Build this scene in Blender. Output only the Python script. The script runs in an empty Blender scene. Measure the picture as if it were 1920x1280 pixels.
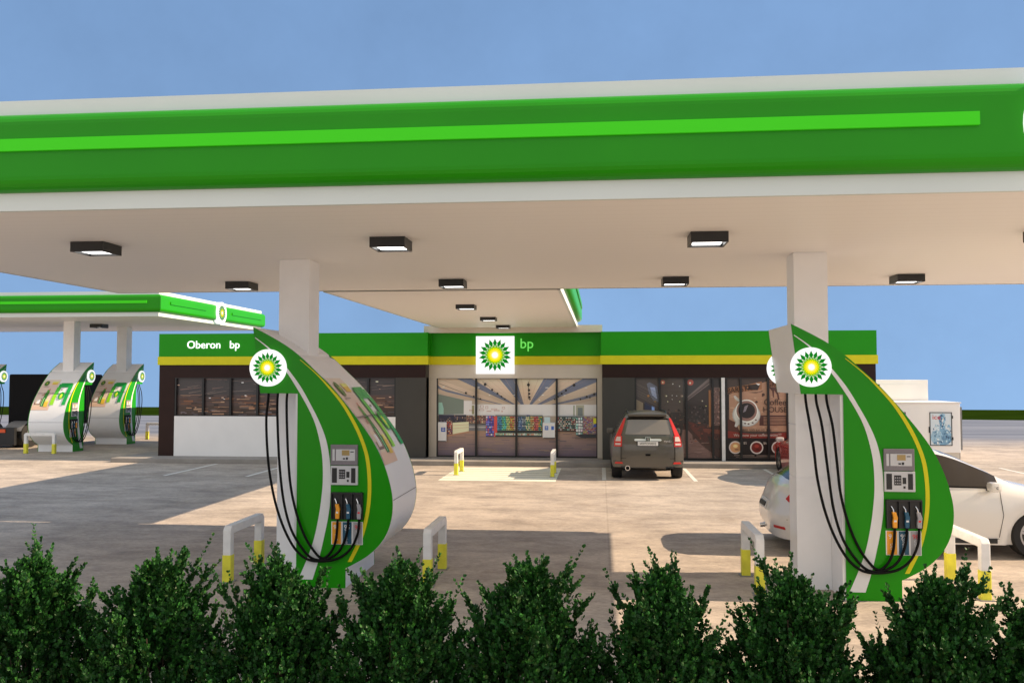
import bpy, math, random
import numpy as np
from mathutils import Vector, Matrix
R = math.radians
S = bpy.context.scene
COL = S.collection
random.seed(7)

# ------------------------------------------------------------------ helpers
def lin(c):
    return tuple(((v/255)/12.92 if v/255 <= .04045 else ((v/255+.055)/1.055)**2.4) for v in c)

def link(o, parent=None):
    COL.objects.link(o)
    if parent is not None: o.parent = parent
    return o

def thing(name, label, cat, loc=(0, 0, 0), rz=0, group=None):
    o = link(bpy.data.objects.new(name, None))
    o.empty_display_size = .2
    o.location = loc; o.rotation_euler = (0, 0, rz)
    tag(o, label, cat, group)
    return o

def tag(o, label=None, cat=None, group=None, kind=None):
    if label: o['label'] = label
    if cat: o['category'] = cat
    if group: o['group'] = group
    if kind: o['kind'] = kind
    return o

def copy_tree(o, parent=None):
    c = o.copy(); COL.objects.link(c)
    if parent is not None: c.parent = parent
    for ch in [k for k in bpy.data.objects if k.parent == o]:
        copy_tree(ch, c)
    return c

class MB:
    def __init__(s): s.v = []; s.f = []; s.c = []; s.lay = 0
    def add(s, vs, fs, col=None):
        n = len(s.v); s.v += [tuple(p) for p in vs]
        s.f += [tuple(i+n for i in f) for f in fs]; s.c += [col]*len(fs)
        return s
    def box(s, x0, x1, y0, y1, z0, z1, col=None):
        vs = [(x, y, z) for z in (z0, z1) for y in (y0, y1) for x in (x0, x1)]
        return s.add(vs, [(0, 2, 3, 1), (4, 5, 7, 6), (0, 1, 5, 4), (2, 6, 7, 3), (0, 4, 6, 2), (1, 3, 7, 5)], col)
    def prism(s, poly, y0, y1, col=None):          # poly in x,z ; extruded along y
        n = len(poly)
        vs = [(x, y0, z) for x, z in poly]+[(x, y1, z) for x, z in poly]
        fs = [tuple(range(n)), tuple(reversed(range(n, 2*n)))]
        fs += [(i, (i+1) % n, (i+1) % n+n, i+n)[::-1] for i in range(n)]
        return s.add(vs, fs, col)
    def prismz(s, poly, z0, z1, col=None):
        n = len(poly)
        vs = [(x, y, z0) for x, y in poly]+[(x, y, z1) for x, y in poly]
        fs = [tuple(reversed(range(n))), tuple(range(n, 2*n))]
        fs += [(i, (i+1) % n, (i+1) % n+n, i+n) for i in range(n)]
        return s.add(vs, fs, col)
    def cyl(s, c, r, h, axis='z', n=24, r2=None, col=None):
        r2 = r if r2 is None else r2
        vs = []
        for k, (t, rr) in enumerate(((0, r), (h, r2))):
            for i in range(n):
                a = 2*math.pi*i/n; u, w = rr*math.cos(a), rr*math.sin(a)
                p = {'z': (u, w, t), 'y': (u, t, w), 'x': (t, u, w)}[axis]
                vs.append(tuple(c[j]+p[j] for j in range(3)))
        fs = [tuple(range(n)), tuple(reversed(range(n, 2*n)))]+[(i, i+n, (i+1) % n+n, (i+1) % n) for i in range(n)]
        return s.add(vs, fs, col)
    def tube(s, pts, r, n=8, cap=True):
        P = [Vector(p) for p in pts]; m = len(P); base = len(s.v)
        rs = r if isinstance(r, (list, tuple)) else [r]*m
        up = Vector((0, 0, 1)); 
        t0 = (P[1]-P[0]).normalized()
        if abs(t0.dot(up)) > .9: up = Vector((1, 0, 0))
        u = t0.cross(up).normalized()
        for i in range(m):
            t = (P[min(i+1, m-1)]-P[max(i-1, 0)]).normalized()
            u = (u-t*u.dot(t)).normalized(); w = t.cross(u)
            for k in range(n):
                a = 2*math.pi*k/n
                s.v.append(tuple(P[i]+(u*math.cos(a)+w*math.sin(a))*rs[i]))
        for i in range(m-1):
            for k in range(n):
                a, b = base+i*n+k, base+i*n+(k+1) % n
                s.f.append((a, b, b+n, a+n)); s.c.append(None)
        if cap:
            s.f.append(tuple(base+k for k in reversed(range(n)))); s.f.append(tuple(base+(m-1)*n+k for k in range(n))); s.c += [None, None]
        return s
    def flat(s, pts, col, y=0, mp=None, step=.0006):   # layered flat shape facing -y
        s.lay += 1
        yy = y-s.lay*step
        q = [mp(*p) if mp else p for p in pts]
        return s.add([(a, yy, b) for a, b in q], [tuple(range(len(q)))], col)
    def build(s, name, mat, parent=None, smooth=None, fix=True, bevel=0, loc=None):
        me = bpy.data.meshes.new(name); me.from_pydata(s.v, [], s.f); me.materials.append(mat)
        if any(c is not None for c in s.c):
            at = me.color_attributes.new('Col', 'FLOAT_COLOR', 'CORNER')
            data = []
            for p in me.polygons:
                c = s.c[p.index] or (.5, .5, .5)
                data += [c[0], c[1], c[2], 1.0]*p.loop_total
            at.data.foreach_set('color', data)
        if fix:
            import bmesh
            b = bmesh.new(); b.from_mesh(me); bmesh.ops.recalc_face_normals(b, faces=b.faces)
            if bevel:
                bmesh.ops.bevel(b, geom=[e for e in b.edges if len(e.link_faces) == 2 and e.calc_face_angle(0) > .6], offset=bevel, segments=2, affect='EDGES', profile=.6)
            b.to_mesh(me); b.free()
        if smooth:
            me.polygons.foreach_set('use_smooth', [True]*len(me.polygons)); me.set_sharp_from_angle(angle=R(smooth))
        o = bpy.data.objects.new(name, me)
        if loc: o.location = loc
        return link(o, parent)

def catmull(pts, n=6):
    out = []; P = [Vector(p) for p in pts]; m = len(P)
    for i in range(m-1):
        a, b, c, d = P[max(i-1, 0)], P[i], P[i+1], P[min(i+2, m-1)]
        for k in range(n):
            t = k/n
            out.append(.5*((2*b)+(c-a)*t+(2*a-5*b+4*c-d)*t*t+(3*b-a-3*c+d)*t**3))
    out.append(P[-1]); return out

def text(name, body, size, loc, mat, parent=None, rz=0, roll=0, mirror=False, align='CENTER', ext=.003, sx=1, sp=1.0):
    cu = bpy.data.curves.new(name, 'FONT'); cu.body = body; cu.size = size; cu.align_x = align; cu.extrude = ext; cu.resolution_u = 4
    cu.space_character = sp
    t = bpy.data.objects.new(name, cu); COL.objects.link(t)
    dg = bpy.context.evaluated_depsgraph_get()
    me = bpy.data.meshes.new_from_object(t.evaluated_get(dg)); bpy.data.objects.remove(t)
    M = Matrix.Translation(loc) @ Matrix.Rotation(rz, 4, 'Z') @ Matrix.Rotation(R(90), 4, 'X') @ Matrix.Rotation(roll, 4, 'Z') @ Matrix.Diagonal((-sx if mirror else sx, 1, 1, 1))
    me.transform(M)
    if mirror: me.flip_normals()
    me.materials.clear(); me.materials.append(mat)
    me.name = name
    return link(bpy.data.objects.new(name, me), parent)

# ------------------------------------------------------------------ materials
def mat(name, col, rough=.5, metal=0, spec=.5, coat=0, var=0, vscale=6, bump=0, bscale=60, emit=0, ecol=None, attr=False, attr_emit=0):
    m = bpy.data.materials.new(name); m.use_nodes = True
    nt = m.node_tree; b = nt.nodes['Principled BSDF']; L = nt.links
    b.inputs['Base Color'].default_value = (*col, 1); b.inputs['Roughness'].default_value = rough
    b.inputs['Metallic'].default_value = metal; b.inputs['Specular IOR Level'].default_value = spec
    b.inputs['Coat Weight'].default_value = coat; b.inputs['Coat Roughness'].default_value = .06
    tc = nt.nodes.new('ShaderNodeTexCoord')
    if var:
        n = nt.nodes.new('ShaderNodeTexNoise'); n.inputs['Scale'].default_value = vscale; n.inputs['Detail'].default_value = 5
        L.new(tc.outputs['Object'], n.inputs['Vector'])
        mr = nt.nodes.new('ShaderNodeMapRange'); mr.inputs[1].default_value = .25; mr.inputs[2].default_value = .75
        mr.inputs[3].default_value = 1-var; mr.inputs[4].default_value = 1+var
        L.new(n.outputs['Fac'], mr.inputs[0])
        mx = nt.nodes.new('ShaderNodeVectorMath'); mx.operation = 'SCALE'; mx.inputs[0].default_value = col
        L.new(mr.outputs[0], mx.inputs['Scale']); L.new(mx.outputs[0], b.inputs['Base Color'])
    if bump:
        n2 = nt.nodes.new('ShaderNodeTexNoise'); n2.inputs['Scale'].default_value = bscale; n2.inputs['Detail'].default_value = 4
        L.new(tc.outputs['Object'], n2.inputs['Vector'])
        bp = nt.nodes.new('ShaderNodeBump'); bp.inputs['Strength'].default_value = bump; bp.inputs['Distance'].default_value = .01
        L.new(n2.outputs['Fac'], bp.inputs['Height']); L.new(bp.outputs[0], b.inputs['Normal'])
    if attr:
        a = nt.nodes.new('ShaderNodeAttribute'); a.attribute_name = 'Col'
        L.new(a.outputs['Color'], b.inputs['Base Color'])
        if attr_emit:
            b.inputs['Base Color'].default_value = (0, 0, 0, 1); L.remove(b.inputs['Base Color'].links[0])
            L.new(a.outputs['Color'], b.inputs['Emission Color']); b.inputs['Emission Strength'].default_value = attr_emit
    if emit:
        b.inputs['Emission Color'].default_value = (*(ecol or col), 1); b.inputs['Emission Strength'].default_value = emit
    return m

G_DARK = (.012, .265, .0008)
M = {}
M['green'] = mat('green_enamel', G_DARK, .30, spec=.22, coat=.04, var=.04, vscale=1.5)
M['greenf'] = mat('green_fascia', (.016, .27, .001), .36, spec=.2, coat=.03, var=.05, vscale=1.0)
M['greenb'] = mat('green_building_sheet', (.013, .29, .003), .38, spec=.2, coat=.02, var=.05, vscale=.8)
M['stripe'] = mat('lit_green_strip', (.04, .47, .008), .4, spec=.15, emit=.11, ecol=(.09, 1.0, .02))
M['yellow'] = mat('yellow_enamel', (.66, .62, .012), .42, spec=.25, var=.04)
M['white'] = mat('white_panel', (.84, .85, .86), .45, var=.03, vscale=1.2, bump=.04, bscale=3)
M['trim'] = mat('white_trim', (.66, .71, .69), .45, spec=.3, var=.04, vscale=.8)
M['column'] = mat('column_steel', (.85, .86, .87), .5, var=.05, vscale=2.5, bump=.05)
M['silver'] = mat('pale_swoosh', (.72, .74, .73), .3, coat=.2)
M['black'] = mat('black_rubber', (.004, .004, .004), .5, spec=.12)
M['dark'] = mat('black_metal', (.012, .013, .014), .4, var=.2)
M['frame'] = mat('window_frame', (.010, .011, .012), .35)
M['brown'] = mat('brown_cladding', (.024, .0095, .0075), .4, spec=.2, var=.12, vscale=3)
M['grey'] = mat('charcoal_panel', (.058, .056, .050), .5, spec=.25, var=.08, vscale=2)
M['cream'] = mat('cream_render', (.62, .57, .49), .7, var=.05, vscale=2, bump=.1)
M['whitewall'] = mat('white_wall_panel', (.82, .81, .79), .6, var=.03, vscale=2)
M['box'] = mat('white_steel_box', (.88, .85, .82), .5, var=.04, vscale=1.5)
M['postw'] = mat('white_post_paint', (.76, .76, .74), .4, var=.10, vscale=9, bump=.1)
M['posty'] = mat('yellow_post_paint', (.76, .72, .05), .5, var=.16, vscale=8)
M['tgrey'] = mat('terminal_grey', (.19, .175, .19), .4, var=.08, vscale=20)
M['tsil'] = mat('terminal_silver', (.55, .56, .57), .35)
M['lcd'] = mat('lcd_display', (.38, .27, .10), .2, coat=.4)
M['chrome'] = mat('chrome', (.85, .85, .85), .25, metal=1)
M['orange'] = mat('orange_plastic', (.85, .36, .02), .4)
M['blue'] = mat('petrol_blue_plastic', (.012, .09, .16), .4)
M['grip'] = mat('grey_plastic', (.34, .34, .36), .4)
M['red'] = mat('red_print', (.65, .02, .03), .4)
M['printw'] = mat('white_print', (.8, .8, .8), .5)
M['whiteglow'] = mat('backlit_white', (.3, .3, .3), .4, spec=.2, emit=.55, ecol=(1, 1, 1))
M['letters'] = mat('lit_letters', (.8, .8, .8), .4, emit=.7, ecol=(1, 1, 1))
M['gletters'] = mat('green_letters', (.12, .6, .08), .4, emit=.3, ecol=(.2, 1, .15))
M['lamp'] = mat('lamp_diffuser', (.9, .9, .9), .4, emit=2.2, ecol=(1, .98, .95))
M['emblem'] = mat('emblem_print', (1, 1, 1), .5, attr=True, attr_emit=.57, spec=.1)
M['print'] = mat('poster_print', (1, 1, 1), .35, attr=True, coat=.15)
M['mural'] = mat('window_print', (1, 1, 1), .4, attr=True, coat=.25)
M['bpost'] = mat('curved_poster_print', (1, 1, 1), .45, attr=True)
M['paintline'] = mat('road_paint', (.72, .70, .64), .7, var=.12, vscale=14)
M['tyre'] = mat('tyre_rubber', (.012, .012, .012), .8, bump=.3)
M['rim'] = mat('alloy', (.45, .45, .46), .3, metal=.8)
M['glass'] = mat('car_glass', (.045, .041, .038), .14, spec=.22)
M['suv'] = mat('grey_brown_car_paint', (.105, .096, .080), .30, metal=.35, coat=.6)
M['wcar'] = mat('white_car_paint', (.72, .71, .68), .25, coat=.8)
M['rcar'] = mat('red_car_paint', (.42, .010, .012), .25, coat=.8)
M['tail'] = mat('red_lens', (.55, .016, .010), .3, coat=.2)
M['lens'] = mat('clear_lens', (.6, .5, .45), .15, coat=.8)
M['truck'] = mat('black_truck_paint', (.0035, .0035, .004), .5, spec=.12)
M['chassis'] = mat('grey_chassis', (.20, .20, .20), .5, var=.1)
M['bark'] = mat('stem_bark', (.06, .04, .025), .9)

# soffit with fine lining boards running across
def soffit_mat():
    m = mat('soffit_boards', (.80, .79, .785), .5)
    nt = m.node_tree; L = nt.links; b = nt.nodes['Principled BSDF']
    tc = nt.nodes.new('ShaderNodeTexCoord'); w = nt.nodes.new('ShaderNodeTexWave'); w.bands_direction = 'Y'; w.inputs['Scale'].default_value = 1.6
    L.new(tc.outputs['Object'], w.inputs['Vector'])
    rp = nt.nodes.new('ShaderNodeValToRGB'); rp.color_ramp.elements[0].position = 0; rp.color_ramp.elements[0].color = (.85, .835, .82, 1)
    rp.color_ramp.elements[1].position = .12; rp.color_ramp.elements[1].color = (.88, .865, .85, 1)
    L.new(w.outputs['Fac'], rp.inputs[0]); L.new(rp.outputs[0], b.inputs['Base Color'])
    return m
M['soffit'] = soffit_mat()

def ground_mat():
    m = bpy.data.materials.new('stained_concrete'); m.use_nodes = True
    nt = m.node_tree; L = nt.links; N = nt.nodes; b = N['Principled BSDF']; b.inputs['Roughness'].default_value = .85
    b.inputs['Specular IOR Level'].default_value = .12
    tc = N.new('ShaderNodeTexCoord')
    def noise(scale, sc=(1, 1, 1), det=6, rough=.6):
        mp = N.new('ShaderNodeMapping'); mp.inputs['Scale'].default_value = sc; L.new(tc.outputs['Object'], mp.inputs[0])
        n = N.new('ShaderNodeTexNoise'); n.inputs['Scale'].default_value = scale; n.inputs['Detail'].default_value = det; n.inputs['Roughness'].default_value = rough
        L.new(mp.outputs[0], n.inputs[0]); return n.outputs['Fac']
    def ramp(f, p0, c0, p1, c1):
        r = N.new('ShaderNodeValToRGB'); e = r.color_ramp.elements; e[0].position = p0; e[0].color = (*c0, 1); e[1].position = p1; e[1].color = (*c1, 1)
        L.new(f, r.inputs[0]); return r.outputs[0]
    def mix(f, a, c, mode='MIX'):
        x = N.new('ShaderNodeMix'); x.data_type = 'RGBA'; x.blend_type = mode
        if isinstance(f, float): x.inputs[0].default_value = f
        else: L.new(f, x.inputs[0])
        for s_, v in ((x.inputs[6], a), (x.inputs[7], c)):
            if isinstance(v, tuple): s_.default_value = (*v, 1)
            else: L.new(v, s_)
        return x.outputs[2]
    base = ramp(noise(.55, (1, 1.4, 1), 8, .62), .32, (.36, .315, .268), .66, (.535, .472, .402))
    patch = ramp(noise(1.9, (.8, 1.6, 1), 9, .7), .35, (.76, .76, .78), .60, (1.12, 1.11, 1.09))
    c = mix(1.0, base, patch, 'MULTIPLY')
    spk = ramp(noise(16, (.7, 2.2, 1), 6, .75), .40, (.74, .74, .76), .58, (1.08, 1.08, 1.07))
    c = mix(.85, c, spk, 'MULTIPLY')
    fine = ramp(noise(70, (1, 1, 1), 3, .6), .30, (.9, .9, .9), .7, (1.08, 1.08, 1.08))
    c = mix(.7, c, fine, 'MULTIPLY')
    stain = ramp(noise(.9, (1.2, 1, 1), 4, .5), .60, (1, 1, 1), .72, (.82, .80, .78))
    c = mix(.8, c, stain, 'MULTIPLY')
    drip = ramp(noise(5.5, (.8, 1.8, 1), 3, .5), .70, (1, 1, 1), .78, (.72, .71, .70))
    c = mix(.6, c, drip, 'MULTIPLY')
    # far ground greyed: grazing sky reflection painted into the colour
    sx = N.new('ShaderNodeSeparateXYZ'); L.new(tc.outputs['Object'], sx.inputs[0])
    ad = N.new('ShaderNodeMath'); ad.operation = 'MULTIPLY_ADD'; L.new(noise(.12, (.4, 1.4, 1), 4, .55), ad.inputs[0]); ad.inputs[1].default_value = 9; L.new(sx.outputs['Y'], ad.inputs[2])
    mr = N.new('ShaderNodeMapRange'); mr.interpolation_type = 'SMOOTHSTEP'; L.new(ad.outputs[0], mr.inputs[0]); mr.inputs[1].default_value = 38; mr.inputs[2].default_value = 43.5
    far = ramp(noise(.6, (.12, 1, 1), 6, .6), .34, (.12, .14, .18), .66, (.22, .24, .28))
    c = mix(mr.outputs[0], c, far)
    # narrow joints between the long concrete bays
    jm = N.new('ShaderNodeMath'); jm.operation = 'PINGPONG'; ja = N.new('ShaderNodeMath'); ja.operation = 'ADD'; ja.inputs[1].default_value = -.12; L.new(sx.outputs['X'], ja.inputs[0]); L.new(ja.outputs[0], jm.inputs[0]); jm.inputs[1].default_value = 4.2
    jl = N.new('ShaderNodeMapRange'); L.new(jm.outputs[0], jl.inputs[0]); jl.inputs[1].default_value = .006; jl.inputs[2].default_value = .022; jl.inputs[3].default_value = .86; jl.inputs[4].default_value = 1
    js = N.new('ShaderNodeVectorMath'); js.operation = 'SCALE'; L.new(c, js.inputs[0]); L.new(jl.outputs[0], js.inputs['Scale']); c = js.outputs[0]
    L.new(c, b.inputs['Base Color'])
    bp = N.new('ShaderNodeBump'); bp.inputs['Strength'].default_value = .25; bp.inputs['Distance'].default_value = .01
    L.new(noise(30, (1, 1, 1), 5, .7), bp.inputs['Height']); L.new(bp.outputs[0], b.inputs['Normal'])
    return m
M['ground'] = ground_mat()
M['path'] = mat('kerb_concrete', (.27, .25, .225), .85, var=.22, vscale=2.2, bump=.2, bscale=40)
M['grassm'] = mat('grass_field', (.014, .030, .003), 1.0, spec=0, var=.25, vscale=.35)

def leaf_mat():
    m = mat('box_leaf', (.03, .10, .012), .5, attr=True, spec=.22)
    return m
M['leaf'] = leaf_mat()

# ------------------------------------------------------------------ ground
o = MB().add([(-110, -60, -.012), (110, -60, -.012), (110, 73, -.012), (-110, 73, -.012)], [(0, 1, 2, 3)]).build('grass', M['grassm'], fix=False); tag(o, kind='structure')
pts = [(-95, -50), (26, -50), (95, -50), (95, 53.3), (40, 53.6), (28, 54.2), (22, 55.2), (10, 56), (-95, 56)]
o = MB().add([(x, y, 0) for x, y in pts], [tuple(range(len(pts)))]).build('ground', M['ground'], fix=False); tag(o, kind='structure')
o = MB().box(-14.35, 8.6, 24.72, 27.0, 0, .13).build('footpath', M['path'], bevel=.015); tag(o, kind='structure')
mk = MB()
for (x, y0, y1) in ((.09, 21.6, 24.6), (2.28, 21.55, 24.6), (4.43, 21.6, 24.6), (-11.04, 21.5, 24.6), (-8.87, 21.5, 24.4), (10.95, 20.5, 25.6), (-6.7, 21.5, 24.5)):
    mk.add([(x-.05, y0, .004), (x+.05, y0, .004), (x+.05, y1, .004), (x-.05, y1, .004)], [(0, 1, 2, 3)])
for (x, y0, y1) in ((13.1, 20.5, 25.6),):
    mk.add([(x-.05, y0, .004), (x+.05, y0, .004), (x+.05, y1, .004), (x-.05, y1, .004)], [(0, 1, 2, 3)])
o = mk.build('parking_markings', M['paintline'], fix=False); tag(o, kind='structure')
mk = MB(); y = 21.15
while y < 24.3:
    mk.add([(-3.92, y, .005), (-1.07, y, .005), (-1.07, y+.40, .005), (-3.92, y+.40, .005)], [(0, 1, 2, 3)]); y += .46
M['hatch'] = mat('crossing_paint', (.80, .79, .66), .65, var=.06, vscale=6)
o = mk.build('crossing_markings', M['hatch'], fix=False); tag(o, kind='structure')

# ------------------------------------------------------------------ emblem
def emblem(r, name, parent, loc, rz=0, grow=1):
    cm = MB()
    def star(n, ro, ri, col, ph=0, y=0):
        cm.lay += 1
        pts = []
        for i in range(2*n):
            a = math.pi/2+ph+math.pi*i/n; q = ro if i % 2 == 0 else ri
            pts.append((q*math.cos(a), -cm.lay*.0012, q*math.sin(a)))
        c0 = len(cm.v); cm.v += [(0, -cm.lay*.0012, 0)]+pts
        for i in range(2*n):
            cm.f.append((c0, c0+1+i, c0+1+(i+1) % (2*n))); cm.c.append(col)
    n = 18; h = math.pi/n
    # dark green kites
    cm.lay += 1
    for i in range(n):
        a = math.pi/2+2*math.pi*i/n
        P = [(r, 0), (r*.74, .172), (r*.48, 0), (r*.74, -.172)]
        q = [(p[0]*math.cos(a+p[1]), -cm.lay*.0012, p[0]*math.sin(a+p[1])) for p in P]
        cm.add(q, [(0, 1, 2, 3)], lin((0, 128, 20)))
    star(n, r*.68, r*.46, lin((120, 190, 20)), h)
    star(n, r*.52, r*.38, lin((190, 215, 5)), 0)
    star(n, r*.47, r*.32, lin((255, 232, 0)), h)
    star(n, r*.34, r*.24, lin((255, 245, 90)), 0)
    star(n, r*.22, r*.16, (1, 1, 1), h)
    o = cm.build(name, M['emblem'], parent, fix=False); o.location = loc; o.rotation_euler = (0, 0, rz)
    return o

# ------------------------------------------------------------------ canopies
def ring(mb, x0, x1, y0, y1, prof, skip=()):
    for j in range(len(prof)-1):
        (a, z0), (b, z1) = prof[j], prof[j+1]
        A = [(x0-a, y0-a, z0), (x1+a, y0-a, z0), (x1+a, y1+a, z0), (x0-a, y1+a, z0)]
        B = [(x0-b, y0-b, z1), (x1+b, y0-b, z1), (x1+b, y1+b, z1), (x0-b, y1+b, z1)]
        for k in range(4):
            if k in skip: continue
            n = (k+1) % 4
            mb.add([A[k], A[n], B[n], B[k]], [(0, 1, 2, 3)])
def gprofile(zb, zt, r=.12, out=.13):
    p = []
    for i in range(7):
        a = -math.pi/2+math.pi/2*i/6; p.append((out-r+r*math.cos(a), zb+r+r*math.sin(a)))
    p.insert(0, (-.01, zb))
    for i in range(7):
        a = math.pi/2*i/6; p.append((out-r+r*math.cos(a), zt-r+r*math.sin(a)))
    p.append((-.01, zt)); return p

def canopy(name, label, x0, x1, y0, y1, zs, h, stripes, logos, skip=(), group=None):
    t = thing(name, label, 'canopy', ((x0+x1)/2, (y0+y1)/2, 0), 0, group)
    cx, cy = (x0+x1)/2, (y0+y1)/2
    X0, X1, Y0, Y1 = x0-cx, x1-cx, y0-cy, y1-cy
    zb, zt, ztop = zs+.155*h/.99, zs+.855*h/.99, zs+h
    m = MB(); m.add([(X0+.01, Y0+.01, zs), (X0+.01, Y1-.01, zs), (X1-.01, Y1-.01, zs), (X1-.01, Y0+.01, zs)], [(0, 1, 2, 3)]); m.build('soffit', M['soffit'], t, fix=False)
    m = MB(); ring(m, X0, X1, Y0, Y1, [(-.05, zs-.004), (0, zs-.004), (0, zb+.01)], skip); m.build('lower_trim', M['trim'], t, fix=False)
    m = MB(); ring(m, X0, X1, Y0, Y1, gprofile(zb, zt), skip); m.build('fascia', M['greenf'], t, smooth=50, fix=False)
    m = MB(); ring(m, X0, X1, Y0, Y1, [(.012, zt-.01), (.012, ztop), (-.15, ztop), (-.15, ztop-.12)], skip); m.build('upper_trim', M['trim'], t, fix=False)
    m = MB(); m.box(X0+.1, X1-.1, Y0+.1, Y1-.1, zs+.1, ztop-.14); m.build('roof_deck', M['white'], t)
    zs0, zs1 = zb+.49*(zt-zb), zb+.642*(zt-zb)
    for (side, a, b) in stripes:
        m = MB()
        if side == 'S': m.box(a-cx, b-cx, Y0-.158, Y0-.125, zs0, zs1)
        if side == 'E': m.box(X1+.125, X1+.158, a-cy, b-cy, zs0, zs1)
        m.build('light_strip', M['stripe'] if side == 'S' else M['greenf'], t)
    for (side, c) in logos:
        r = h*.5
        m = MB()
        if side == 'S':
            m.cyl((c-cx, Y0-.19, zs+h*.51), r, .17, 'y', 48); d = m.build('logo_disc', M['whiteglow'], t)
            e = emblem(r*.8, 'emblem', d, (c-cx, Y0-.192, zs+h*.51))
        else:
            m.cyl((X1+.02, c-cy, zs+h*.51), r, .17, 'x', 48); d = m.build('logo_disc', M['whiteglow'], t)
            e = emblem(r*.8, 'emblem', d, (X1+.192, c-cy, zs+h*.51), R(90))
    return t, cx, cy

main_c, mcx, mcy = canopy('pump_canopy', 'large canopy with green fascia and white trims over the two nearest fuel pumps', -8.45, 7.1, 7.35, 14.72, 3.97, .99,
                [('S', -8.1, 2.99), ('S', 4.65, 6.8)], [('S', 3.818)])
con, c2x, c2y = canopy('link_canopy', 'narrow canopy joining the front canopy to the shop entrance', -4.79, -.66, 14.86, 25.98, 3.97, .99, [('E', 15.5, 25.4)], [], skip=(0, 2))
bgc, bcx, bcy = canopy('far_canopy', 'smaller canopy with sunlit round emblem over the distant pumps on the left', -26.5, -13.98, 26.7, 35.2, 4.45, .80,
                [('S', -26, -14.3), ('E', 27.2, 29.8), ('E', 32.0, 34.9)], [('E', 31.0)])
def column(x, y, zt, par, cx, cy, seams=True):
    m = MB(); w = .195
    z = 0
    for s_ in ([1.30, 1.92, 2.62] if seams else []) + [zt-.012]:
        m.box(x-cx-w, x-cx+w, y-cy-w, y-cy+w, z+(.006 if z else 0), s_); 
        m.box(x-cx-w+.008, x-cx+w-.008, y-cy-w+.008, y-cy+w-.008, s_-.003, s_+.012); z = s_
    m.build('column', M['column'], par)
PX = (-3.83, 2.495); PY = 10.92
for x in PX: column(x, PY, 3.97, main_c, mcx, mcy)
BX, BY = (-18.3, -24.0), (28.95, 32.35)
for x in BX:
    for y in BY: column(x, y, 4.45, bgc, bcx, bcy, False)

# ceiling lights
LG = 'black square lights under the canopies'
def light_proto():
    t = thing('canopy_light', 'x', 'ceiling light', (0, 0, 0), 0, LG)
    m = MB(); w = .19
    m.box(-w, w, -w, -w+.02, -.11, 0); m.box(-w, w, w-.02, w, -.11, 0); m.box(-w, -w+.02, -w+.02, w-.02, -.11, 0); m.box(w-.02, w, -w+.02, w-.02, -.11, 0)
    m.box(-w+.02, w-.02, -w+.02, w-.02, -.05, -.002)
    m.build('housing', M['dark'], t)
    MB().box(-w+.045, w-.045, -w+.045, w-.045, -.092, -.052).build('diffuser', M['lamp'], t)
    return t
lp = light_proto(); used = False
spots = [(-5.6, 9.28, 'on the front row, leftmost of the front canopy lights'), (-2.24, 9.28, 'on the front row between the two columns, nearer the left column'), (1.12, 9.28, 'on the front row between the two columns, nearer the right column'), (4.52, 9.28, 'on the front row cut by the right picture edge'),
         (-5.6, 13.3, 'on the back row left of the left column'), (-2.24, 13.3, 'on the back row just right of the left column'), (1.12, 13.3, 'on the back row left of the right column'), (4.46, 13.3, 'on the back row right of the right column')]
for (x, y, lb) in spots:
    c = lp if not used else copy_tree(lp); used = True
    c.location = (x, y, 3.969); c['label'] = 'black square light '+lb
for (x, y, lb) in [(-2.73, 17.85, 'nearest of three under the link canopy'), (-2.73, 21.5, 'middle of three under the link canopy'), (-2.73, 24.8, 'closest to the shop entrance under the link canopy')]:
    c = copy_tree(lp); c.location = (x, y, 3.969); c['label'] = 'black square light '+lb; c.scale = (1, 1, .8)
c = copy_tree(lp); c.location = (-18.3, 30.6, 4.449); c['label'] = 'black square light under the far canopy between its columns'; c.scale = (1.2, 1.2, 1.2)

# ------------------------------------------------------------------ fuel pump (origin: column centre on ground)
OUT = [(-0.335, 3.087), (-0.113, 2.972), (0.091, 2.852), (0.267, 2.719), (0.443, 2.556), (0.617, 2.391), (0.791, 2.195), (0.938, 2.014), (1.085, 1.82), (1.206, 1.627), (1.301, 1.408), (1.359, 1.216), (1.39, 1.036), (1.384, 0.857), (1.336, 0.677), (1.237, 0.515), (1.078, 0.37), (0.866, 0.25), (0.828, 0.236)]
WSR = [(-0.306, 2.965), (-0.102, 2.813), (0.1, 2.588), (0.262, 2.377), (0.386, 2.168), (0.497, 1.959), (0.581, 1.751), (0.628, 1.518), (0.644, 1.258), (0.639, 1.0), (0.611, 0.793), (0.562, 0.559), (0.507, 0.327), (0.433, 0.093)]
WSL = [(-0.306, 2.955), (-0.115, 2.8), (0.081, 2.556), (0.236, 2.325), (0.36, 2.116), (0.446, 1.933), (0.505, 1.725), (0.54, 1.517), (0.548, 1.257), (0.532, 1.05), (0.503, 0.842), (0.449, 0.583), (0.37, 0.349), (0.26, 0.094)]
YER = [(0.254, 2.698), (0.468, 2.522), (0.654, 2.339), (0.803, 2.169), (0.949, 1.936), (1.045, 1.729), (1.109, 1.522), (1.136, 1.265), (1.132, 1.033), (1.103, 0.827), (1.05, 0.62), (0.992, 0.478), (0.907, 0.31)]
YEL = [(0.254, 2.690), (0.455, 2.517), (0.629, 2.328), (0.772, 2.151), (0.906, 1.93), (1.003, 1.723), (1.064, 1.522), (1.092, 1.264), (1.087, 1.032), (1.058, 0.826), (1.005, 0.632), (0.948, 0.49), (0.857, 0.308)]
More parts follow.
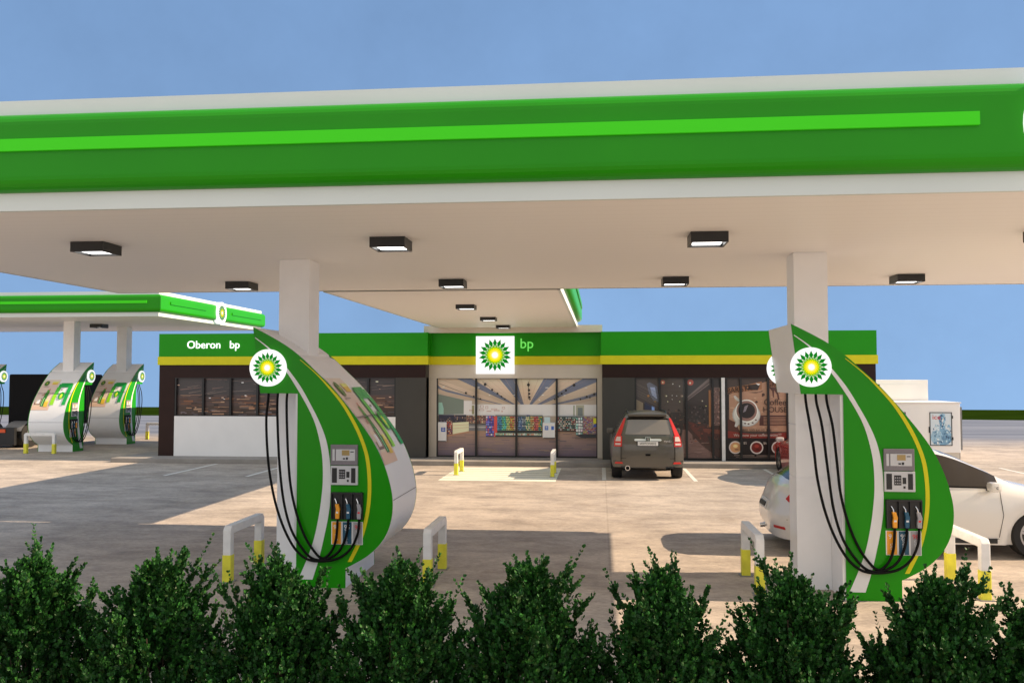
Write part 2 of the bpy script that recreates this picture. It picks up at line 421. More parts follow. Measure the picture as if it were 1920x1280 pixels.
H1 = [(-0.168, 2.30), (-0.152, 1.982), (-0.118, 1.668), (-0.084, 1.354), (-0.013, 1.016), (0.085, 0.732), (0.208, 0.501), (0.332, 0.374), (0.457, 0.326), (0.633, 0.329), (0.784, 0.371), (0.91, 0.476), (0.988, 0.645), (1.006, 0.82)]
H2 = [(-0.051, 2.30), (-0.012, 1.93), (0.032, 1.46), (0.089, 1.017), (0.186, 0.682), (0.333, 0.452), (0.458, 0.346), (0.608, 0.344), (0.76, 0.435), (0.85, 0.616), (0.876, 0.82)]
H3 = [(0.065, 2.30), (0.103, 1.931), (0.135, 1.539), (0.168, 1.201), (0.239, 0.89), (0.336, 0.633), (0.447, 0.454), (0.558, 0.353), (0.659, 0.42), (0.724, 0.563), (0.746, 0.82)]
D = .68
def sm2(p, n=5): return [(v.x, v.y) for v in catmull([(a, b, 0) for a, b in p], n)]
def make_pump():
    t = thing('fuel_pump', 'x', 'fuel pump', (0, 0, 0), 0, 'green leaf shaped fuel pumps')
    oc = sm2(OUT, 4)
    outline = oc+[(.828, .0), (.23, .0), (.228, 2.288), (-.235, 2.293)]
    body = MB().prism([((.197 if .22 < x < .232 else x), z) for x, z in outline], -D+.022, D-.022).build('body', M['white'], t, smooth=25)
    # panel joints scribed round the curved skin
    for zc in (1.02, 2.03):
        sm = MB()
        best = min(range(len(oc)), key=lambda i: abs(oc[i][1]-zc)+(0 if oc[i][0] > .3 else 9)); a, b = oc[best], oc[best+1]
        sm.add([(a[0]+.003, -D+.03, a[1]), (a[0]+.003, D-.03, a[1]), (b[0]+.003, D-.03, a[1]-.008), (b[0]+.003, -D+.03, a[1]-.008)], [(0, 1, 2, 3)])
        sm.build('seam', M['tgrey'], body, fix=False)
    wr, wl, yr, yl = sm2(WSR), sm2(WSL), sm2(YER), sm2(YEL)
    # curved poster on skin : arc-length param
    cm = MB(); pl = MB()
    arc = [p for p in oc if p[0] > .3 and p[1] > .9]
    def zat(z):
        for i in range(len(arc)-1):
            if arc[i][1] >= z >= arc[i+1][1]:
                f = (arc[i][1]-z)/max(1e-6, arc[i][1]-arc[i+1][1]); n_ = Vector((arc[i][1]-arc[i+1][1], arc[i+1][0]-arc[i][0])).normalized()
                return arc[i][0]+(arc[i+1][0]-arc[i][0])*f, n_
        return arc[-1][0], Vector((1, 0))
    Z1, Z0 = 2.47, 1.44
    lay = [0]
    def patch(u0, v0, u1, v1, col, shear=0):   # u across depth 0 = front ; v 0 top..1 bottom
        lay[0] += 1; n = max(2, int(abs(v1-v0)*26)); base = []
        for i in range(n+1):
            v = v0+(v1-v0)*i/n; z = Z1+(Z0-Z1)*v; x, nn = zat(z); off = .003+lay[0]*.0005
            us = shear*(i/n)
            base.append(((x+nn.x*off, -D+.03+(u0+us)*1.30, z+nn.y*off), (x+nn.x*off, -D+.03+(u1+us)*1.30, z+nn.y*off)))
        for i in range(n): cm.add([base[i][0], base[i][1], base[i+1][1], base[i+1][0]], [(0, 1, 2, 3)], col)
    def poly(pts, col):                        # small n-gon in u,v split by rows
        lay[0] += 1
        q = []
        for u, v in pts:
            z = Z1+(Z0-Z1)*v; x, nn = zat(z); off = .006+lay[0]*.0005; q.append((x+nn.x*off, -D+.03+u*1.30, z+nn.y*off))
        c = tuple(sum(p[k] for p in q)/len(q) for k in range(3)); m_ = len(q)
        zc = c[2]; xc, nn = zat(zc); off = .006+lay[0]*.0005; 
        c = (max(c[0], xc+nn.x*off), c[1], zc+nn.y*off) if m_ > 5 else c
        cm.add(q+[c], [(i, (i+1) % m_, m_) for i in range(m_)], col)
    def L(c, k=2.1): return tuple(min(.8, v*k) for v in lin(c))
    patch(0, 0, .50, 1, L((158, 142, 132)))
    patch(0, .0, .50, .10, L((172, 156, 145))); patch(0, .10, .50, .2, L((165, 148, 138)))
    patch(.06, .62, .46, .98, L((176, 150, 130))); patch(.0, .86, .5, 1, L((165, 140, 122)))
    patch(.04, .80, .20, .83, L((88, 60, 50))); patch(.04, .74, .07, .83, L((88, 60, 50))); patch(.19, .62, .22, .83, L((96, 78, 60)))
    patch(.10, .66, .19, .79, L((205, 188, 168))); patch(.16, .50, .30, .54, L((128, 100, 86))); patch(.20, .44, .24, .5, L((120, 92, 76)))
    patch(.245, .42, .345, .64, L((38, 96, 30))); patch(.26, .34, .335, .44, L((60, 110, 40))); patch(.235, .58, .33, .88, L((24, 84, 34))); patch(.265, .60, .285, .86, L((120, 170, 100)))
    patch(.30, .30, .325, .36, L((150, 80, 60))); patch(.33, .72, .44, .90, L((196, 138, 40))); patch(.35, .68, .43, .74, L((214, 168, 80)))
    patch(.29, .07, .48, .12, L((196, 168, 92))); patch(.30, .11, .46, .17, L((176, 140, 58)))
    poly([(.10+.07*math.cos(a*.5236)+.04, .135+.085*math.sin(a*.5236)) for a in range(12)], L((52, 84, 30)))
    poly([(.14+.035*math.cos(a*.5236), .135+.045*math.sin(a*.5236)) for a in range(12)], L((150, 150, 40)))
    patch(.08, .235, .24, .25, L((120, 108, 100)))
    # green arch with emblem beside it
    GA, GB = L((0, 120, 50)), L((105, 160, 20))
    patch(.57, .12, .90, .16, GA); patch(.53, .15, .94, .26, GA); patch(.51, .26, .62, .50, L((50, 140, 40))); patch(.50, .50, .605, .84, GB); patch(.835, .26, .95, .55, GA); patch(.85, .55, .955, .84, GA)
    patch(.655, .34, .72, .36, L((90, 90, 90)))
    for rr, cc in ((.088, (0, 130, 40)), (.070, (130, 195, 30)), (.050, (240, 230, 40)), (.024, (255, 250, 200))):
        poly([(.745+rr*1.05*math.cos(a*.3491)*(1 if a % 2 or rr < .06 else .85), .54+rr*1.15*1.3*math.sin(a*.3491)*(1 if a % 2 or rr < .06 else .85)) for a in range(18)], L(cc, 1.6))
    cm.build('wrap_poster', M['bpost'], t, fix=False)
    for s in (1, -1):
        def yy(off): return -s*(D+off)
        m = MB(); lo, hi = sorted((-s*(D-.02), -s*D)); m.prism([(x, z) for x, z in outline], lo, hi)
        panel = m.build('side_panel', M['green'], t, smooth=20)
        for nm, a, b, mm in (('white_swoosh', wl, wr, 'silver'), ('yellow_swoosh', yl, yr, 'yellow')):
            m = MB(); n = len(a)
            m.add([(p[0], yy(.004), p[1]) for p in a]+[(p[0], yy(.004), p[1]) for p in b], [(i, i+n, i+n+1, i+1) if s > 0 else (i, i+1, i+n+1, i+n) for i in range(n-1)])
            m.build(nm, M[mm], panel, fix=False)
        # disc
        m = MB(); lo, hi = sorted((yy(-.002), yy(.05))); m.cyl((-.13, lo, 2.596), .222, hi-lo, 'y', 56); d = m.build('logo_disc', M['whiteglow'], t, smooth=40)
        emblem(.187, 'emblem', d, (-.13, yy(.051), 2.596), 0 if s > 0 else math.pi)
        if s < 0: emblem(.187, 'emblem', d, (-.13, yy(-.004), 2.596), 0)
        sy = lambda a, b: sorted((yy(a), yy(b)))
        # payment terminal
        a, b = sy(-.001, .03); tm = MB().box(.647, .975, a, b, 1.445, 1.686).build('card_terminal', M['tgrey'], t, bevel=.004)
        mx = (lambda u: .811+(u-.811)*1) 
        a, b = sy(.03, .034); q = MB(); q.box(.715, .945, a, b, 1.498, 1.632); q.box(.672, .700, a, b, 1.498, 1.632); q.build('display_plate', M['tsil'], tm)
        a, b = sy(.034, .037); MB().box(.787, .878, a, b, 1.56, 1.622).build('display', M['lcd'], tm)
        a, b = sy(.034, .037)
        for (p_, q_, r_, s_) in ((.800, .826, 1.513, 1.530), (.836, .860, 1.510, 1.538)): MB().box(p_, q_, a, b, r_, s_).build('button', M['dark'], tm)
        MB().box(.89, .93, a, b, 1.598, 1.608).build('print', M['dark'], tm)
        a, b = sy(-.001, .032); kp = MB().box(.650, .978, a, b, 1.212, 1.437).build('card_reader', M['tsil'], t, bevel=.005)
        a, b = sy(.032, .035); q = MB(); q.box(.668, .728, a, b, 1.238, 1.412); q.box(.900, .952, a, b, 1.238, 1.412); q.box(.752, .828, a, b, 1.285, 1.395); q.box(.842, .880, a, b, 1.300, 1.370); q.box(.85, .872, a, b, 1.25, 1.275); q.build('slot', M['dark'], kp)
        a, b = sy(.035, .038); q = MB()
        for r_ in range(3):
            for c_ in range(3): q.box(.760+c_*.023, .772+c_*.023, a, b, 1.30+r_*.03, 1.315+r_*.03)
        q.build('keypad', M['grip'], kp)
        # nozzle bay
        a, b = sy(-.001, .02); bay = MB(); bay.box(.662, 1.043, a, b, .808, 1.126)
        a, b = sy(.02, .05)
        bay.box(.662, 1.043, a, b, 1.108, 1.126); bay.box(.662, .672, a, b, .808, 1.108); bay.box(1.033, 1.043, a, b, .808, 1.108)
        for xd in (.795, .915): bay.box(xd-.004, xd+.004, a, b, .808, 1.108)
        bay = bay.build('nozzle_bay', M['dark'], t)
        for k, (xn, mm, num, word, nc) in enumerate(((.746, 'orange', '91', 'ULP', 'printw'), (.876, 'blue', '95', 'premium', 'printw'), (1.006, 'grip', '98', 'ultimate', 'red'))):
            nz = MB(); o_ = .055
            yb = yy(.045)
            prof = [(xn-.022, .820), (xn+.020, .820), (xn+.022, .875), (xn+.028, .93), (xn+.010, .992), (xn-.030, .992), (xn-.018, .93), (xn-.026, .875)]
            a, b = sy(.03, .068); nz.prism(prof, a, b); nzo = nz.build('nozzle', M[mm], t, bevel=.004)
            MB().tube([(xn-.012, yy(.05), .985), (xn-.018, yy(.055), 1.02), (xn-.036, yy(.045), 1.055)], [.010, .008, .006], 8).build('spout', M['chrome'], nzo, smooth=40)
            a, b = sy(.068, .071); MB().box(xn-.014, xn+.012, a, b, .885, .905).build('nozzle_badge', M['printw'] if mm != 'grip' else M['red'], nzo)
            # fuel label plate
            a, b = sy(-.001, .010); x0 = .659+k*.127
            lbl = MB().box(x0, x0+.125, a, b, .512, .780).build('fuel_label', M['printw'], t)
            a, b = sy(.010, .013); MB().box(x0+.011, x0+.118, a, b, .518, .775).build('label_field', M[mm], lbl)
            rzz = 0 if s > 0 else math.pi
            text('label_text', num, .075, (x0+.064, yy(.015), .692), M[nc], lbl, rz=rzz, ext=.001)
            text('label_text', word, .05, (x0+.064-.018*s, yy(.015), .60), M['printw'], lbl, rz=rzz, roll=R(-90), ext=.001)
        for hp, dn in ((H1, .105), (H2, .088), (H3, .072)):
            n = len(hp); P = []
            for i, (x, z) in enumerate(hp):
                f = i/(n-1); d_ = dn*.6 if f < .75 else dn*.6*(1-(f-.75)*4)+.045*(f-.75)*4
                if i == 0: d_ = -.10
                elif i == 1: d_ = .01
                P.append((x, yy(d_), z))
            P.insert(1, (hp[0][0]+.003, yy(-.07), hp[0][1]-.12))
            MB().tube(catmull(P, 6), .0155, 8).build('hose', M['black'], t, smooth=60)
    MB().box(.235, .822, -D+.06, D-.06, 0, .012).build('base_plate', M['tgrey'], t)
    return t
pump = make_pump()
plist = [(PX[0], PY, 0, 'green fuel pump at the left column in the foreground, its curved poster side facing right'),
         (PX[1], PY, 0, 'green fuel pump at the right column in the foreground, in front of the white hatchback'),
         (-18.3, 28.95, -90, 'distant fuel pump behind the white and yellow hoop rail, beside the black truck'),
         (-18.3, 32.35, -90, 'distant fuel pump closest to the shop corner on the left'),
         (-24.0, 32.35, -90, 'distant fuel pump cut by the left picture edge behind the black truck')]
PUMPS = []
for i, (x, y, a, lb) in enumerate(plist):
    c = pump if i == 0 else copy_tree(pump)
    c.location = (x, y, 0); c.rotation_euler = (0, 0, R(a)); c['label'] = lb
    PUMPS.append((c, a))
    if a: c.scale = (.98, .93, .98)

for c, a in PUMPS:                     # hoses hang on one face of each pump only
    for h_ in [k for k in bpy.data.objects if k.parent == c and k.name.startswith('hose')]:
        ys = sum(v.co.y for v in h_.data.vertices)
        if (a == 0 and ys > 0) or (a != 0 and ys < 0): bpy.data.objects.remove(h_)

# ------------------------------------------------------------------ hoop bollards
def make_hoop():
    t = thing('hoop_bollard', 'x', 'bollard', (0, 0, 0), 0, 'white and yellow hoop bollards')
    h, w, L = .68, .05, .98
    def sq(path):
        m = MB(); r = w
        for (x0, x1, y0, y1, z0, z1) in path: m.box(x0, x1, y0, y1, z0, z1)
        return m
    prof = [(-w, 0), (-w, h-.05), (0, h), (L, h), (L+w, h-.05), (L+w, 0), (L-w, 0), (L-w, h-.10), (w, h-.10), (w, 0)]
    m = MB(); n = len(prof); 
    m.add([(-w, a, b) for a, b in prof]+[(w, a, b) for a, b in prof], [tuple(range(n)), tuple(reversed(range(n, 2*n)))]+[(i, i+n, (i+1) % n+n, (i+1) % n) for i in range(n)])
    m.build('rail', M['postw'], t, bevel=.012)
    for y in (0, L):
        MB().box(-w-.004, w+.004, y-w-.004, y+w+.004, 0.002, .33).build('yellow_sleeve', M['posty'], t, bevel=.008)
        MB().box(-w-.03, w+.03, y-w-.03, y+w+.03, 0, .01).build('foot_plate', M['chassis'], t)
    return t
hp = make_hoop()
for i, (x, y, a, sc, lb) in enumerate([(-4.515, 10.42, 0, 1, 'hoop bollard left of the left foreground pump'), (-2.05, 10.42, 0, 1, 'hoop bollard right of the left foreground pump'),
        (1.81, 10.42, 0, 1, 'hoop bollard between the foreground pumps, beside the right column'), (4.27, 10.42, 0, 1, 'sunlit hoop bollard in front of the white hatchback'),
        (-3.67, 22.35, 0, .92, 'hoop bollard at the left side of the striped crossing'), (-1.2, 22.2, 0, .92, 'hoop bollard at the right side of the striped crossing'),
        (-18.78, 27.3, -90, 1, 'hoop bollard in front of the distant pump by the truck'), (-18.25, 34.1, -90, 1, 'hoop bollard beyond the distant pumps, mostly hidden'),]):
    c = hp if i == 0 else copy_tree(hp)
    c.location = (x, y, 0); c.rotation_euler = (0, 0, R(a)); c['label'] = lb; c.scale = (sc, sc, sc)

# ------------------------------------------------------------------ shop building
sh = thing('shop_building', 'low petrol station shop with green and yellow fascia, brown cladding and glass doors', 'shop', (0, 25.6, 0))
B0 = .13
def bx(name, mt, *a, parent=sh, bevel=0):
    return MB().box(*a).build(name, M[mt], parent, bevel=bevel)
# y local: facade plane 0 , portal recess .5
m = MB(); m.box(-13.33, -5.12, .12, 8, B0, 3.80); m.box(.06, 7.70, .12, 8, B0, 3.80); m.box(-5.12, .06, .62, 8, B0, 3.86); shell = m.build('wall', M['grey'], sh)
# fascia green / yellow
def band(name, mt, z0, z1, d):
    m = MB()
    m.box(-13.36-d, -5.06+d, -.02-d, 8.05, z0, z1); m.box(0.03-d, 7.73+d, -.02-d, 8.05, z0, z1)
    m.box(-5.06+d, 0.03-d, .48-d, .60, z0, z1)
    return m.build(name, M[mt], sh)
band('green_fascia', 'greenb', 3.125, 3.82, 0)
band('yellow_fascia', 'yellow', 2.875, 3.125, .025)
bx('parapet', 'cream', -5.22, .07, .20, 4, 3.822, 4.03)
# brown band and pier
m = MB(); m.box(-13.33, -5.12, 0, .12, 2.49, 2.875); m.box(-13.33, -12.86, 0, .12, B0, 2.49); m.box(-13.345, -13.33, 0, 8, B0, 2.875); m.build('brown_cladding', M['brown'], sh)
m = MB(); m.box(.06, 7.70, 0, .12, 2.49, 2.875); m.box(7.38, 7.70, 0, .12, B0, 2.49); m.build('brown_cladding', M['brown'], sh)
bx('grey_panel', 'grey', -6.02, -5.12, -.002, .62, B0, 2.488)
bx('grey_panel', 'grey', .06, .985, -.002, .62, B0, 2.488)
bx('white_panel', 'whitewall', -12.855, -6.02, .004, .12, B0, 1.33)
m = MB(); m.box(-5.12, -4.885, .5, .62, B0, 2.875); m.box(-.085, .06, .5, .62, B0, 2.875); m.box(-4.885, -.085, .5, .62, 2.47, 2.875); m.build('door_surround', M['cream'], sh)
# left window strip
def windows(x0, x1, z0, z1, mull, y=.0):
    m = MB(); m.box(x0, x1, y+.01, y+.10, z1-.02, z1); m.box(x0, x1, y+.01, y+.10, z0, z0+.03); m.box(x0, x0+.05, y+.01, y+.10, z0+.03, z1-.02); m.box(x1-.04, x1, y+.01, y+.10, z0+.03, z1-.02)
    for q in mull: m.box(q-.03, q+.03, y+.004, y+.104, z0+.03, z1-.02)
    return m
wl_ = windows(-12.855, -6.02, 1.33, 2.49, [-11.96, -11.10, -10.26, -9.41, -8.56, -7.71, -6.86]).build('window', M['frame'], sh)
K = 1.65
def C(r, g, b, k=None): return tuple(min(.85, v*(k or K)) for v in lin((r, g, b)))
def mapper(px0, py0, px1, py1, X0, Z0, X1, Z1):
    return lambda x, y: (X0+(x-px0)/(px1-px0)*(X1-X0), Z0+(y-py0)/(py1-py0)*(Z1-Z0))
def rect(cm, x0, y0, x1, y1, col, y, mp, step=.0006): cm.flat([(x0, y0), (x0, y1), (x1, y1), (x1, y0)], col, y, mp, step)
def multi(cm, quads, y, mp, step=.0006):        # many shapes on one layer
    cm.lay += .4; yy = y-cm.lay*step
    for pts, col in quads:
        cm.lay += .00005/step; yy = y-cm.lay*step
        q = [mp(*p) for p in pts]; cm.add([(a, yy, b) for a, b in q], [tuple(range(len(q)))], col)
rnd = random.Random(3)
def ell(cx, cy, rx, ry, n=28): return [(cx+rx*math.cos(2*math.pi*i/n), cy+ry*math.sin(2*math.pi*i/n)) for i in range(n)]
def qd(x0, y0, x1, y1): return [(x0, y0), (x0, y1), (x1, y1), (x1, y0)]
# -- warm dark picture behind the left strip (pixel space 0..1600 x 0..300)
def cafe_strip():
    cm = MB(); mp = mapper(0, 0, 1600, 270, -12.83, 2.48, -6.04, 1.34); y = .09
    rect(cm, 0, 0, 1600, 270, C(46, 40, 40), y, mp)
    multi(cm, [(qd(0, 120, 1600, 200), C(62, 46, 42)), (qd(0, 200, 1600, 270), C(50, 36, 28))], y, mp)
    q = []
    for i in range(90):
        x = rnd.uniform(-60, 1560); yy = rnd.uniform(4, 125); L = rnd.uniform(50, 190); s_ = rnd.uniform(-26, 10); h = rnd.uniform(1.5, 8)
        c = rnd.choice([(72, 62, 60), (84, 72, 66), (30, 30, 32), (92, 70, 64), (60, 52, 52), (100, 84, 76), (36, 34, 38)])
        x = max(0, x); L = min(L, 1598-x); q.append(([(x, yy), (x, yy+h), (x+L, yy+h*.5+s_), (x+L, yy+s_)], C(*c)))
    q = [(p, c) for p, c in q if all(v[1] > 1 for v in p)]
    for k in range(0, len(q), 18): multi(cm, q[k:k+18], y, mp)
    q = []
    for i in range(220):
        x = rnd.uniform(0, 1560); yy = rnd.uniform(120, 255); L = rnd.uniform(10, 110); h = rnd.uniform(2, 11)
        c = rnd.choice([(124, 78, 46), (104, 64, 38), (84, 54, 36), (60, 36, 24), (140, 104, 78), (30, 22, 20), (112, 84, 70), (84, 68, 60), (150, 118, 92), (22, 18, 18), (74, 48, 36)])
        q.append(([(x, yy), (x, yy+h), (min(1598, x+L), yy+h+rnd.uniform(-3, 3)), (min(1598, x+L), yy+rnd.uniform(-2, 2))], C(*c)))
    for k in range(0, len(q), 44): multi(cm, q[k:k+44], y, mp)
    q = []
    for i in range(20):
        x = rnd.uniform(10, 1580); yy = rnd.uniform(20, 200); r_ = rnd.uniform(2, 6); q.append((ell(x, yy, r_*1.8, r_*.7, 10), C(*rnd.choice([(210, 190, 170), (170, 140, 120), (235, 220, 200)]))))
    multi(cm, q, y, mp)
    q = []
    for i in range(60):
        x = rnd.uniform(0, 1560); yy = rnd.uniform(225, 262); L = rnd.uniform(12, 60); q.append((qd(x, yy, min(1598, x+L), min(269, yy+rnd.uniform(3, 9))), C(*rnd.choice([(14, 12, 12), (60, 58, 60), (30, 20, 18), (90, 80, 84)]))))
    multi(cm, q, y, mp)
    return cm
cafe_strip().build('window_picture', M['mural'], wl_, fix=False)

# -- entrance: four glass panels with the shop view
dm = MB(); y = .5
dm.box(-4.885, -.085, .51, .56, 2.455, 2.47); dm.box(-4.885, -.085, .51, .56, B0, .165)
for q in (-4.885+.015, -3.69, -2.485, -1.28, -.085-.015): dm.box(q-(.03 if -4.8 < q < -.2 else .015), q+(.03 if -4.8 < q < -.2 else .015), .505, .565, .165, 2.455)
door = dm.build('glass_entrance', M['frame'], sh)
K = 1.95
def shop_view():
    cm = MB(); mp = mapper(48, 60, 1858, 930, -4.87, 2.455, -.10, .17); y = .60
    rect(cm, 48, 60, 1858, 930, C(150, 140, 128), y, mp)
    VX, VY = 1060, 420
    # ceiling fan of boards towards the vanishing point
    def clipx(x): return max(48, min(1858, x))
    rays = [(-900, (176, 152, 124)), (-500, (98, 102, 112)), (-330, (184, 160, 132)), (40, (172, 150, 122)), (270, (88, 94, 106)), (450, (188, 164, 136)), (760, (92, 98, 110)), (945, (194, 168, 138)), (1262, (94, 100, 114)), (1420, (184, 160, 132)), (1700, (96, 100, 112)), (1950, (180, 158, 130)), (2500, (98, 102, 112)), (2900, (170, 148, 122)), (3600, None)]
    q = []
    for i in range(len(rays)-1):
        (xa, c), (xb, _) = rays[i], rays[i+1]
        def at(xt, yy): f = (yy-60)/(VY-60); return xt+(VX-xt)*f
        rows = [60, 95, 130, 170, 210, 250, 290, 330, 372]
        for r_ in range(8):
            a0, b0, a1, b1 = at(xa, rows[r_]), at(xb, rows[r_]), at(xa, rows[r_+1]), at(xb, rows[r_+1])
            p = [(clipx(a0), rows[r_]), (clipx(a1), rows[r_+1]), (clipx(b1), rows[r_+1]), (clipx(b0), rows[r_])]
            if p[3][0]-p[0][0] < 1 and p[2][0]-p[1][0] < 1: continue
            f = 1.0-.022*r_; q.append((p, C(c[0]*f*.98, c[1]*f*1.02, c[2]*f*1.10)))
    multi(cm, q, y, mp)
    # thin seams between boards
    q = []
    for xt in range(-2600, 5200, 95):
        def at(yy): f = (yy-60)/(VY-60); return xt+(VX-xt)*f
        for (ya, yb) in ((60, 150), (150, 240), (240, 330)):
            a, b = at(ya), at(yb)
            if 55 < a < 1850 and 55 < b < 1850: q.append(([(a, ya), (b, yb), (b+2, yb), (a+3, ya)], C(150, 130, 106)))
    multi(cm, q, y, mp)
    # far walls
    rect(cm, 48, 350, 1858, 480, C(186, 184, 180), y, mp); rect(cm, 420, 372, 1858, 470, C(206, 206, 204), y, mp)
    multi(cm, [([(48, 235), (48, 470), (350, 462), (350, 300)], C(92, 104, 96)), ([(60, 330), (60, 465), (118, 465), (118, 400), (100, 330)], C(120, 160, 150)), (qd(350, 310, 445, 462), C(190, 188, 180)), (qd(1595, 360, 1610, 476), C(120, 128, 110)), (qd(1625, 355, 1715, 476), C(140, 140, 124)), (qd(1645, 385, 1700, 476), C(96, 104, 104)), (qd(443, 362, 470, 462), C(120, 120, 90))], y, mp)
    q = [(qd(x, 374, x+3, 470), C(170, 172, 172)) for x in (560, 700, 860, 990, 1105, 1240, 1360, 1480)]
    for (x, yy, w, h) in ((540, 362, 34, 26), (528, 405, 52, 14), (600, 372, 26, 26), (668, 398, 60, 12), (700, 412, 55, 14), (614, 422, 48, 8), (790, 378, 28, 20), (415, 412, 40, 10), (782, 422, 12, 10)):
        q.append((qd(x, yy, x+w, yy+3), C(130, 80, 64))); q.append((qd(x, yy+h, x+w, yy+h+3), C(130, 80, 64))); q.append((qd(x, yy, x+3, yy+h), C(130, 80, 64))); q.append((qd(x+w, yy, x+w+3, yy+h+3), C(130, 80, 64)))
    multi(cm, q, y, mp)
    # floor
    rect(cm, 48, 640, 1858, 930, C(120, 98, 86), y, mp)
    q = []
    for i in range(9):
        yy = 650+i*31; f = 1-i*.045; q.append((qd(48, yy, 1858, yy+31), C((136-6.5*i), (110-4.6*i), (94-1.2*i))))
    multi(cm, q, y, mp)
    q = []
    for i in range(60):
        x = rnd.uniform(60, 1780); yy = rnd.uniform(660, 900); q.append((qd(x, yy, min(1850, x+rnd.uniform(30, 160)), yy+rnd.uniform(3, 14)), C(*rnd.choice([(104, 88, 80), (92, 80, 80), (120, 100, 86), (84, 76, 82), (110, 94, 88)]))))
    for k in (0, 20, 40): multi(cm, q[k:k+20], y, mp)
    # back gondolas with goods
    def goods(x0, x1, y0, y1, cw, chh, pal, back=(40, 44, 48), gap=2):
        rect(cm, x0, y0, x1, y1, C(*back), y, mp); q = []; q2 = []
        nr = int((y1-y0)/chh); nc = int((x1-x0)/cw)
        for r_ in range(nr):
            for c_ in range(nc):
                a = x0+c_*cw+gap*.5; b = y0+r_*chh+gap; w = cw*rnd.uniform(.6, .95); h = (chh-gap*2)*rnd.uniform(.62, 1); cc = rnd.choice(pal[(c_*len(pal)//max(1, nc)) % len(pal)] if isinstance(pal[0], list) else pal)
                j = rnd.uniform(.75, 1.12); cc = tuple(min(255, v*j) for v in cc)
                q.append((qd(a, y0+(r_+1)*chh-gap-h, a+w, y0+(r_+1)*chh-gap), C(*cc)))
                if rnd.random() < .6: q2.append((qd(a+w*.25, y0+(r_+1)*chh-gap-h*.7, a+w*.7, y0+(r_+1)*chh-gap-h*.35), C(*[min(255, v*1.35+20) for v in cc])))
        multi(cm, q, y, mp); multi(cm, q2, y, mp)
    goods(385, 610, 475, 575, 17, 18, [(150, 96, 76), (170, 120, 96), (130, 80, 72), (190, 150, 120), (96, 70, 70)])
    goods(60, 380, 470, 560, 15, 20, [(30, 32, 50), (50, 40, 44), (120, 96, 84), (24, 26, 40), (160, 130, 110), (70, 60, 80)], (24, 26, 38))
    multi(cm, [([(60, 470), (60, 520), (200, 500), (235, 540), (240, 470)], C(22, 26, 48)), ([(225, 560), (225, 690), (410, 655), (410, 548)], C(206, 176, 146)), ([(158, 705), (158, 718), (410, 668), (410, 655)], C(150, 110, 84)), (qd(412, 578, 606, 650), C(96, 96, 98)), (qd(412, 600, 606, 616), C(140, 138, 136))], y, mp)
    multi(cm, [([(225, 590), (225, 594), (410, 582), (410, 578)], C(160, 130, 104)), ([(225, 625), (225, 629), (410, 612), (410, 608)], C(160, 130, 104)), (qd(158, 545, 222, 690), C(120, 84, 76))], y, mp)
    goods(158, 222, 545, 690, 12, 20, [(170, 60, 50), (190, 160, 140), (60, 60, 90), (120, 40, 40)], (90, 60, 56))
    PAL = [[(60, 140, 180), (50, 110, 170)], [(60, 170, 190), (90, 190, 120)], [(110, 190, 110), (200, 210, 110)], [(220, 150, 70), (200, 90, 60)], [(200, 180, 170), (180, 120, 130)], [(90, 120, 160), (70, 90, 130)], [(60, 90, 110), (150, 160, 170)], [(90, 150, 110), (210, 200, 140)], [(220, 190, 120), (190, 120, 60)], [(190, 60, 70), (220, 100, 90)], [(60, 140, 130), (210, 160, 60)]]
    goods(735, 1250, 482, 655, 13, 20, PAL, (34, 44, 44))
    multi(cm, [(qd(715, 470, 1250, 484), C(86, 94, 92)), (qd(700, 484, 735, 715), C(170, 60, 56)), (qd(735, 655, 1250, 672), C(26, 30, 34)), (qd(715, 672, 1245, 698), C(150, 160, 140)), (qd(715, 698, 1245, 714), C(24, 40, 44)), (qd(1068, 468, 1106, 482), C(30, 50, 90))], y, mp)
    goods(720, 1240, 674, 698, 16, 24, [(180, 190, 150), (120, 170, 150), (200, 200, 190), (170, 110, 90)], (40, 70, 60))
    goods(608, 700, 478, 715, 18, 28, [(90, 100, 190), (60, 50, 130), (190, 190, 210), (110, 80, 150), (180, 80, 80)], (40, 40, 90))
    goods(1420, 1640, 486, 642, 15, 22, [(110, 140, 130), (60, 80, 90), (170, 150, 130), (120, 60, 60), (190, 190, 180), (50, 60, 50)], (40, 50, 48))
    multi(cm, [(qd(1420, 640, 1625, 650), C(20, 22, 24)), (qd(1418, 478, 1720, 488), C(80, 88, 88))], y, mp)
    goods(1700, 1852, 484, 690, 11, 13, [(200, 90, 90), (210, 190, 190), (90, 80, 130), (190, 130, 110), (220, 200, 90), (70, 90, 160)], (90, 70, 80))
    goods(1625, 1705, 490, 690, 26, 33, [(210, 220, 215), (190, 150, 160), (120, 170, 160), (220, 215, 200)], (60, 60, 64))
    multi(cm, [([(1625, 690), (1690, 720), (1850, 720), (1850, 680), (1700, 678)], C(34, 38, 44)), (qd(1818, 500, 1850, 560), C(220, 200, 40)), (qd(1825, 570, 1850, 600), C(40, 70, 150))], y, mp)
    # white bins
    multi(cm, [(qd(62, 556, 158, 768), C(196, 204, 212)), (qd(62, 552, 158, 562), C(160, 168, 176)), (qd(62, 764, 150, 772), C(40, 40, 44)), (qd(95, 612, 145, 662), C(40, 70, 140)), (qd(1252, 556, 1390, 722), C(200, 208, 216)), (qd(1255, 550, 1390, 560), C(160, 170, 178)), (qd(1262, 720, 1388, 730), C(40, 40, 46)), (qd(1275, 590, 1315, 636), C(40, 80, 150)), (qd(1348, 592, 1378, 634), C(40, 80, 150)), (qd(1270, 490, 1336, 552), C(150, 170, 176))], y, mp)
